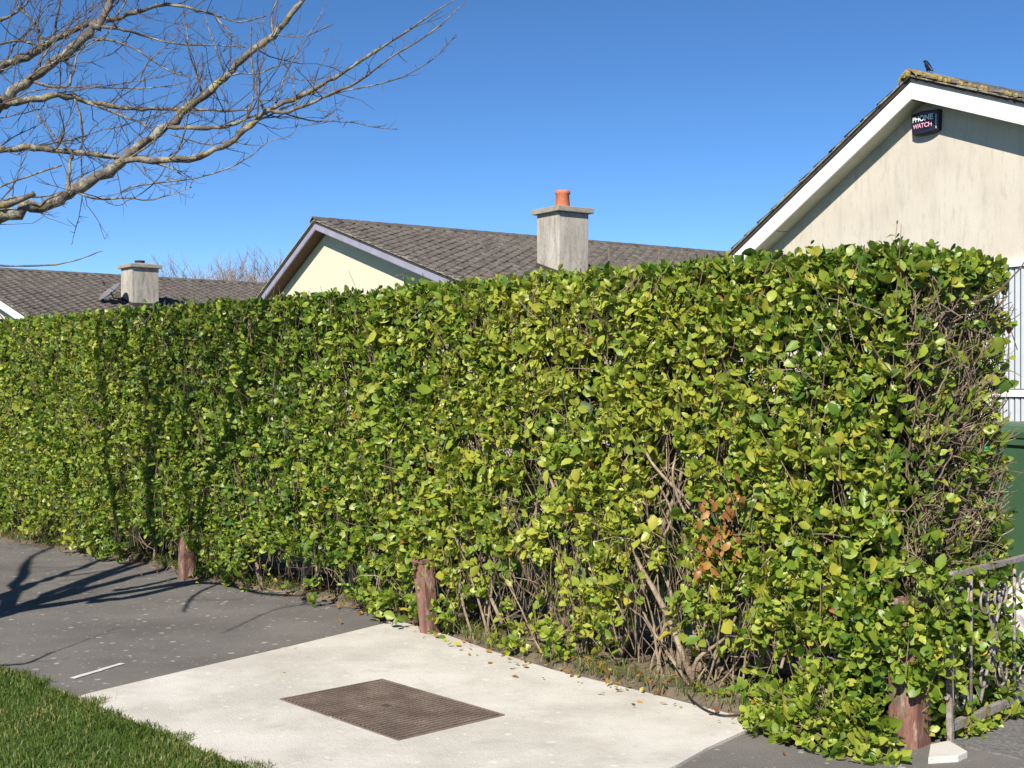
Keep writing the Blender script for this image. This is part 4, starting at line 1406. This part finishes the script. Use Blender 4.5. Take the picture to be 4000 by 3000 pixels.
limb('branch', [(*fork, .06), (-4.05, 6.6, 1.75, .055), (-4.2, 7.1, 2.3, .048), (-4.25, 7.7, 2.9, .042), (-4.2, 8.2, 3.6, .03), (-4.1, 8.6, 4.5, .012)])
limb('branch', [(*fork, .07), (-4.1, 6.2, 2.0, .06), (-4.4, 6.2, 2.9, .048), (-4.5, 6.4, 4.0, .034), (-4.3, 6.6, 5.2, .012)])
limb('branch', [(*fork, .055), (-4.3, 6.5, 1.8, .05), (-4.9, 6.7, 2.4, .042), (-5.5, 6.9, 3.1, .03), (-6.0, 7.0, 4.0, .010)])
limb('branch', [(*fork3, .05), (-3.75, 7.3, 2.75, .046), (*ZP(-60, 340, 8.1), .042)] + [(*ZP(x, y, Y), r) for x, y, Y, r in ((0, 290, 8.2, .038), (100, 245, 8.3, .034), (180, 210, 8.3, .032), (260, 160, 8.4, .028), (380, 108, 8.4, .024), (520, 75, 8.5, .021), (640, 35, 8.5, .018), (720, 20, 8.6, .014), (850, 40, 8.6, .011), (940, 70, 8.7, .009), (1040, 95, 8.7, .007), (1150, 70, 8.8, .004))])
limb('branch', [(*fork3, .036), (-3.7, 7.3, 2.6, .034)] + [(*ZP(x, y, Y), r) for x, y, Y, r in ((-40, 465, 7.5, .031), (0, 455, 7.55, .030), (100, 432, 7.6, .028), (250, 412, 7.7, .025), (380, 438, 7.8, .022), (500, 460, 7.8, .018), (650, 470, 7.9, .015), (800, 472, 7.9, .012), (1000, 478, 8, .009), (1130, 465, 8, .005))])
limb('branch', [(*fork2, .034), (-3.3, 6.9, 2.4, .032)] + [(*ZP(x, y, Y), r) for x, y, Y, r in ((-50, 650, 7.4, .028), (0, 640, 7.4, .026), (150, 640, 7.45, .024), (300, 657, 7.5, .022), (420, 670, 7.5, .018), (600, 692, 7.55, .013), (720, 720, 7.6, .009), (785, 755, 7.6, .004))])


def zb(rows, n=6):
    limb('branch', [(*ZP(x, y, Y), r) for x, y, Y, r in rows], n=n)


zb([(520, 695, 7.3, .026), (650, 690, 7.25, .025), (820, 690, 7.2, .024), (960, 630, 7.2, .022), (1060, 560, 7.2, .021), (1160, 478, 7.15, .020), (1300, 412, 7.1, .016), (1420, 350, 7.1, .014), (1500, 300, 7.1, .012), (1620, 222, 7.05, .010), (1750, 140, 7, .008), (1850, 70, 7, .006), (1960, 0, 7, .004), (2010, -40, 7, .003)])
zb([(1160, 478, 7.15, .014), (1250, 482, 7.1, .012), (1400, 420, 7, .010), (1550, 350, 7, .009), (1700, 240, 6.9, .007), (1850, 150, 6.9, .005), (2010, 10, 6.9, .003)])
zb([(1400, 420, 7, .007), (1490, 392, 7, .006), (1660, 358, 6.95, .005), (1800, 300, 6.9, .004), (1900, 230, 6.9, .003), (1970, 150, 6.9, .0025)], 5)
zb([(380, 445, 7.8, .012), (500, 490, 7.7, .010), (600, 530, 7.6, .008), (700, 575, 7.5, .005)], 5)
zb([(720, 545, 7.4, .020), (860, 552, 7.4, .017), (980, 545, 7.35, .014), (1060, 512, 7.3, .010), (1150, 485, 7.3, .006)])
zb([(430, 115, 8, .014), (540, 130, 8, .011), (640, 160, 8.1, .009), (760, 190, 8.1, .008), (900, 195, 8.2, .006), (1060, 202, 8.2, .004)], 5)
zb([(400, 170, 8, .011), (500, 180, 8, .009), (600, 220, 7.9, .008), (700, 290, 7.9, .007), (800, 330, 7.8, .005), (910, 342, 7.8, .003)], 5)
zb([(870, 395, 7.4, .009), (840, 290, 7.35, .007), (815, 220, 7.3, .006), (805, 100, 7.3, .004), (790, 40, 7.3, .003)], 5)
zb([(970, 310, 7.45, .008), (930, 200, 7.4, .006), (900, 120, 7.4, .004), (885, 60, 7.4, .003)], 5)
zb([(1150, 490, 7.15, .010), (1110, 400, 7.1, .008), (1090, 300, 7.1, .007), (1085, 200, 7.1, .005), (1085, 90, 7.1, .003)], 5)
zb([(1185, 150, 7.5, .011), (1172, 90, 7.5, .009), (1180, 40, 7.5, .007), (1200, 0, 7.5, .006), (1230, -60, 7.5, .004)], 5)
zb([(1190, 445, 7.15, .006), (1230, 330, 7.2, .005), (1290, 220, 7.2, .0045), (1360, 110, 7.25, .004), (1410, 10, 7.3, .003)], 5)
zb([(320, 825, 7.2, .011), (430, 860, 7.15, .009), (560, 855, 7.1, .007), (640, 865, 7.1, .005), (740, 840, 7.1, .004), (830, 808, 7.1, .0025)], 5)
zb([(520, 830, 7.15, .007), (600, 800, 7.1, .0065), (760, 782, 7.1, .006), (880, 762, 7.05, .005), (1000, 720, 7, .005), (1090, 670, 7, .004), (1160, 612, 7, .004), (1260, 580, 7, .003), (1300, 500, 7, .0022)], 5)
zb([(290, 835, 7.2, .018), (296, 760, 7.25, .015), (304, 700, 7.3, .012), (310, 660, 7.4, .010), (240, 590, 7.4, .008), (170, 510, 7.5, .006), (130, 440, 7.5, .004)], 6)
zb([(190, 200, 8.3, .014), (170, 140, 8.3, .012), (150, 100, 8.3, .010), (100, 50, 8.3, .007), (60, 0, 8.3, .005), (20, -60, 8.3, .003)], 5)
zb([(-60, 920, 6.95, .015), (0, 885, 7, .012), (60, 850, 7, .010), (150, 852, 7.05, .007), (230, 843, 7.1, .005)], 5)
zb([(300, 370, 7.8, .012), (320, 300, 7.8, .009), (335, 240, 7.8, .006), (380, 180, 7.8, .003)], 5)
zb([(310, 375, 7.8, .009), (450, 378, 7.8, .007), (600, 382, 7.8, .005), (720, 372, 7.8, .004), (830, 350, 7.8, .0025)], 5)
zb([(120, 350, 7.85, .014), (240, 375, 7.8, .012), (300, 372, 7.8, .011)], 5)
zb([(630, 380, 7.7, .003), (620, 300, 7.7, .005), (690, 220, 7.7, .004), (770, 150, 7.7, .003), (800, 60, 7.7, .002)], 5)
zb([(740, 580, 7.4, .006), (820, 605, 7.4, .005), (900, 625, 7.4, .0045), (1000, 612, 7.4, .004), (1060, 625, 7.4, .003), (1140, 628, 7.4, .002)], 5)
zb([(1180, 150, 7.5, .007), (1260, 158, 7.5, .005), (1330, 150, 7.5, .003), (1420, 110, 7.5, .002)], 5)
zb([(980, 330, 7.45, .008), (1040, 318, 7.45, .007), (1120, 318, 7.45, .006), (1180, 290, 7.45, .004), (1300, 260, 7.45, .0025)], 5)
zb([(1230, 330, 7.2, .004), (1330, 348, 7.2, .003), (1430, 330, 7.2, .002)], 5)
zb([(1360, 470, 7, .003), (1430, 490, 7, .003), (1470, 515, 7, .002)], 5)
zb([(1300, 545, 7, .0022), (1400, 530, 7, .0022), (1480, 510, 7, .002)], 5)
zb([(0, 90, 8.4, .016), (60, 60, 8.4, .012), (110, 20, 8.4, .008), (150, -40, 8.4, .004)], 5)
zb([(0, 190, 8.2, .012), (60, 178, 8.2, .010), (130, 185, 8.2, .008), (185, 205, 8.2, .006)], 5)
zb([(930, 70, 8, .007), (1000, 150, 7.9, .005), (1040, 215, 7.9, .003)], 5)
# the low hanging twig over the far roof
limb('branch', [(*fork2, .02), (*ZP(-160, 1175, 6.8), .012), (*Q(-15, 575, 6.85), .0075), (*Q(40, 574, 6.85), .0065), (*Q(120, 572, 6.8), .0055), (*Q(170, 560, 6.8), .0045), (*Q(222, 541, 6.8), .003)], n=5)
# branches out of frame whose shadows lie on the pavement


def cast(spec):
    rows = []
    for px, py, z, r in spec:
        s_ = G(px, py)
        rows.append((*(s_ - SUNH * z + Z * z), r * 1.5))
    limb('branch', rows, n=6)


cast([(190, 1300, 1.62, .05), (280, 1291, 1.75, .04), (400, 1264, 2.0, .032), (470, 1260, 2.1, .026), (560, 1280, 2.2, .021), (650, 1287, 2.3, .016), (740, 1278, 2.4, .010)])
cast([(470, 1262, 2.1, .017), (425, 1282, 2.0, .012), (408, 1300, 1.98, .010), (398, 1322, 1.95, .006)])
cast([(660, 1287, 2.3, .010), (655, 1305, 2.3, .008), (600, 1315, 2.2, .006), (540, 1340, 2.15, .005), (480, 1368, 2.1, .004)])
cast([(655, 1305, 2.3, .006), (720, 1310, 2.35, .004), (840, 1322, 2.4, .003)])
cast([(-40, 1312, 1.55, .05), (40, 1275, 1.7, .04), (110, 1248, 1.85, .034), (170, 1228, 2.0, .028), (240, 1203, 2.2, .02)])
cast([(110, 1248, 1.85, .016), (180, 1240, 1.95, .013), (300, 1222, 2.1, .009)])
cast([(250, 1275, 1.8, .03), (330, 1262, 1.9, .026), (420, 1240, 2.05, .020), (500, 1228, 2.2, .015)])
cast([(-60, 1440, 1.35, .012), (20, 1436, 1.36, .011), (60, 1432, 1.38, .010), (115, 1408, 1.4, .006)])

# lesser boughs filling the crown
for k in range(46):
    pts, rad = random.choice(LIMBS[1:12])
    c_ = [i for i in range(2, len(pts) - 1) if pts[i].x / pts[i].y < -.17 and pts[i].y > 6.9 and rad[i] > .010 and pts[i].z > 2.4]
    if not c_:
        continue
    i = random.choice(c_)
    d = (pts[i + 1] - pts[i]).normalized() * random.uniform(.3, .9) + Vector((random.gauss(.15, .5), random.gauss(0, .5), random.gauss(.25, .45)))
    L = random.uniform(.5, 1.1); r0 = min(rad[i] * .6, random.uniform(.006, .012))
    w_ = wander(pts[i], d, L, 8, .15, .05)
    if min(q_.z for q_ in w_) < 2.35:
        continue
    limb('branch', [(*q_, r0 * (1 - .75 * j / 8)) for j, q_ in enumerate(w_)], k=2, n=5)
# twigs: short upright shoots and spurs along every branch
tg = MB()


def twig(p, d, L, r, depth):
    st = 3 if L < .12 else 5
    pts = wander(p, d, L, st, .16, .09)
    tg.tube(pts, np.linspace(r, max(.0010, r * .45), st + 1), 4 if r > .002 else 3, cap=False)
    if depth:
        for k in range(random.randint(1, 4)):
            i = random.randint(1, st)
            dd = (pts[i] - pts[i - 1]).normalized() + Vector((random.gauss(0, .6), random.gauss(0, .6), random.gauss(.15, .55)))
            twig(pts[i], dd, L * random.uniform(.2, .55), r * .62, depth - 1)


for pts, rad in LIMBS[1:]:
    tot = sum((pts[i + 1] - pts[i]).length for i in range(len(pts) - 1))
    for i in range(1, len(pts) - 1):
        seg = (pts[i + 1] - pts[i]); L_ = seg.length
        vis = pts[i].y > 6.7
        rate = (18.0 if rad[i] < .03 else 13.0) * (1.0 if vis else .4) * (1.7 if pts[i].x / pts[i].y < -.22 else 1.0)
        cnt = int(rate * L_ + random.random())
        for k in range(cnt):
            p = pts[i].lerp(pts[i + 1], random.random())
            d = seg.normalized() * random.uniform(.1, 1.0) + Vector((random.gauss(0, .6), random.gauss(0, .6), random.gauss(.25, .6)))
            big_ = random.random()
            if rad[i] < .0062:
                big_ *= .55
            if pts[i].z < 2.45 and pts[i].x / pts[i].y > -.46:
                continue
            if big_ < .55:
                twig(p, d, random.uniform(.03, .10), .0024, 0)
            elif big_ < .85:
                twig(p, d, random.uniform(.12, .32), .0030, 1)
            else:
                twig(p, d, random.uniform(.3, .6), .0042, 2)
tg.build('twigs', 'fine_twig', tree, kind='stuff', recalc=False)


# ------------------------------------------------------------------ far bare trees
def far_tree(px, Y, top_py, spread, label):
    base = Vector(((px * K22 - 2000) / F * Y, Y, -.1))
    ht = H + (HZ - top_py * K22) / F * Y
    r = thing('far_tree', label, 'tree', base, 'bare trees beyond the roofs')
    mb = MB(); tp = base + Z * ht * .35
    mb.tube([base, tp], [.22, .15], 8); mb.build('trunk', 'hazy_bark', r)
    cr = MB()

    def grow(p, d, L, r_, dep):
        pts = wander(p, d, L, 4, .09, .05)
        cr.tube(pts, np.linspace(r_, r_ * .5, 5), 4 if r_ > .03 else 3, cap=False)
        if dep:
            for k in range(4 if dep > 1 else 5):
                i = random.randint(1, 4)
                dd = (pts[i] - pts[i - 1]).normalized() + Vector((random.gauss(0, .38), random.gauss(0, .38), random.uniform(.0, .35)))
                grow(pts[i], dd, L * random.uniform(.42, .66), r_ * .55, dep - 1)
    for k in range(11):
        grow(base + Z * ht * random.uniform(.12, .36), Z + Vector((random.gauss(0, .22), random.gauss(0, .22), 0)) * spread, ht * random.uniform(.38, .52), .075, 3)
    zm = max(v[2] for v in cr.v)
    cr.v = [(x, y, z * ht / zm) for x, y, z in cr.v]
    cr.build('crown', 'hazy_bark', r, kind='stuff', recalc=False)


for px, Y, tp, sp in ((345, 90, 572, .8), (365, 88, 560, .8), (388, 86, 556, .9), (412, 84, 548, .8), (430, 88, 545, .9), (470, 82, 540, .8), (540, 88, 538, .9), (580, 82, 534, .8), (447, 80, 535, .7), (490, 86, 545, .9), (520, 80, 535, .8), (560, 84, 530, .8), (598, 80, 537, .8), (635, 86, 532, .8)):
    far_tree(px, Y, tp, sp, 'hazy leafless tree standing beyond the tiled roofs')
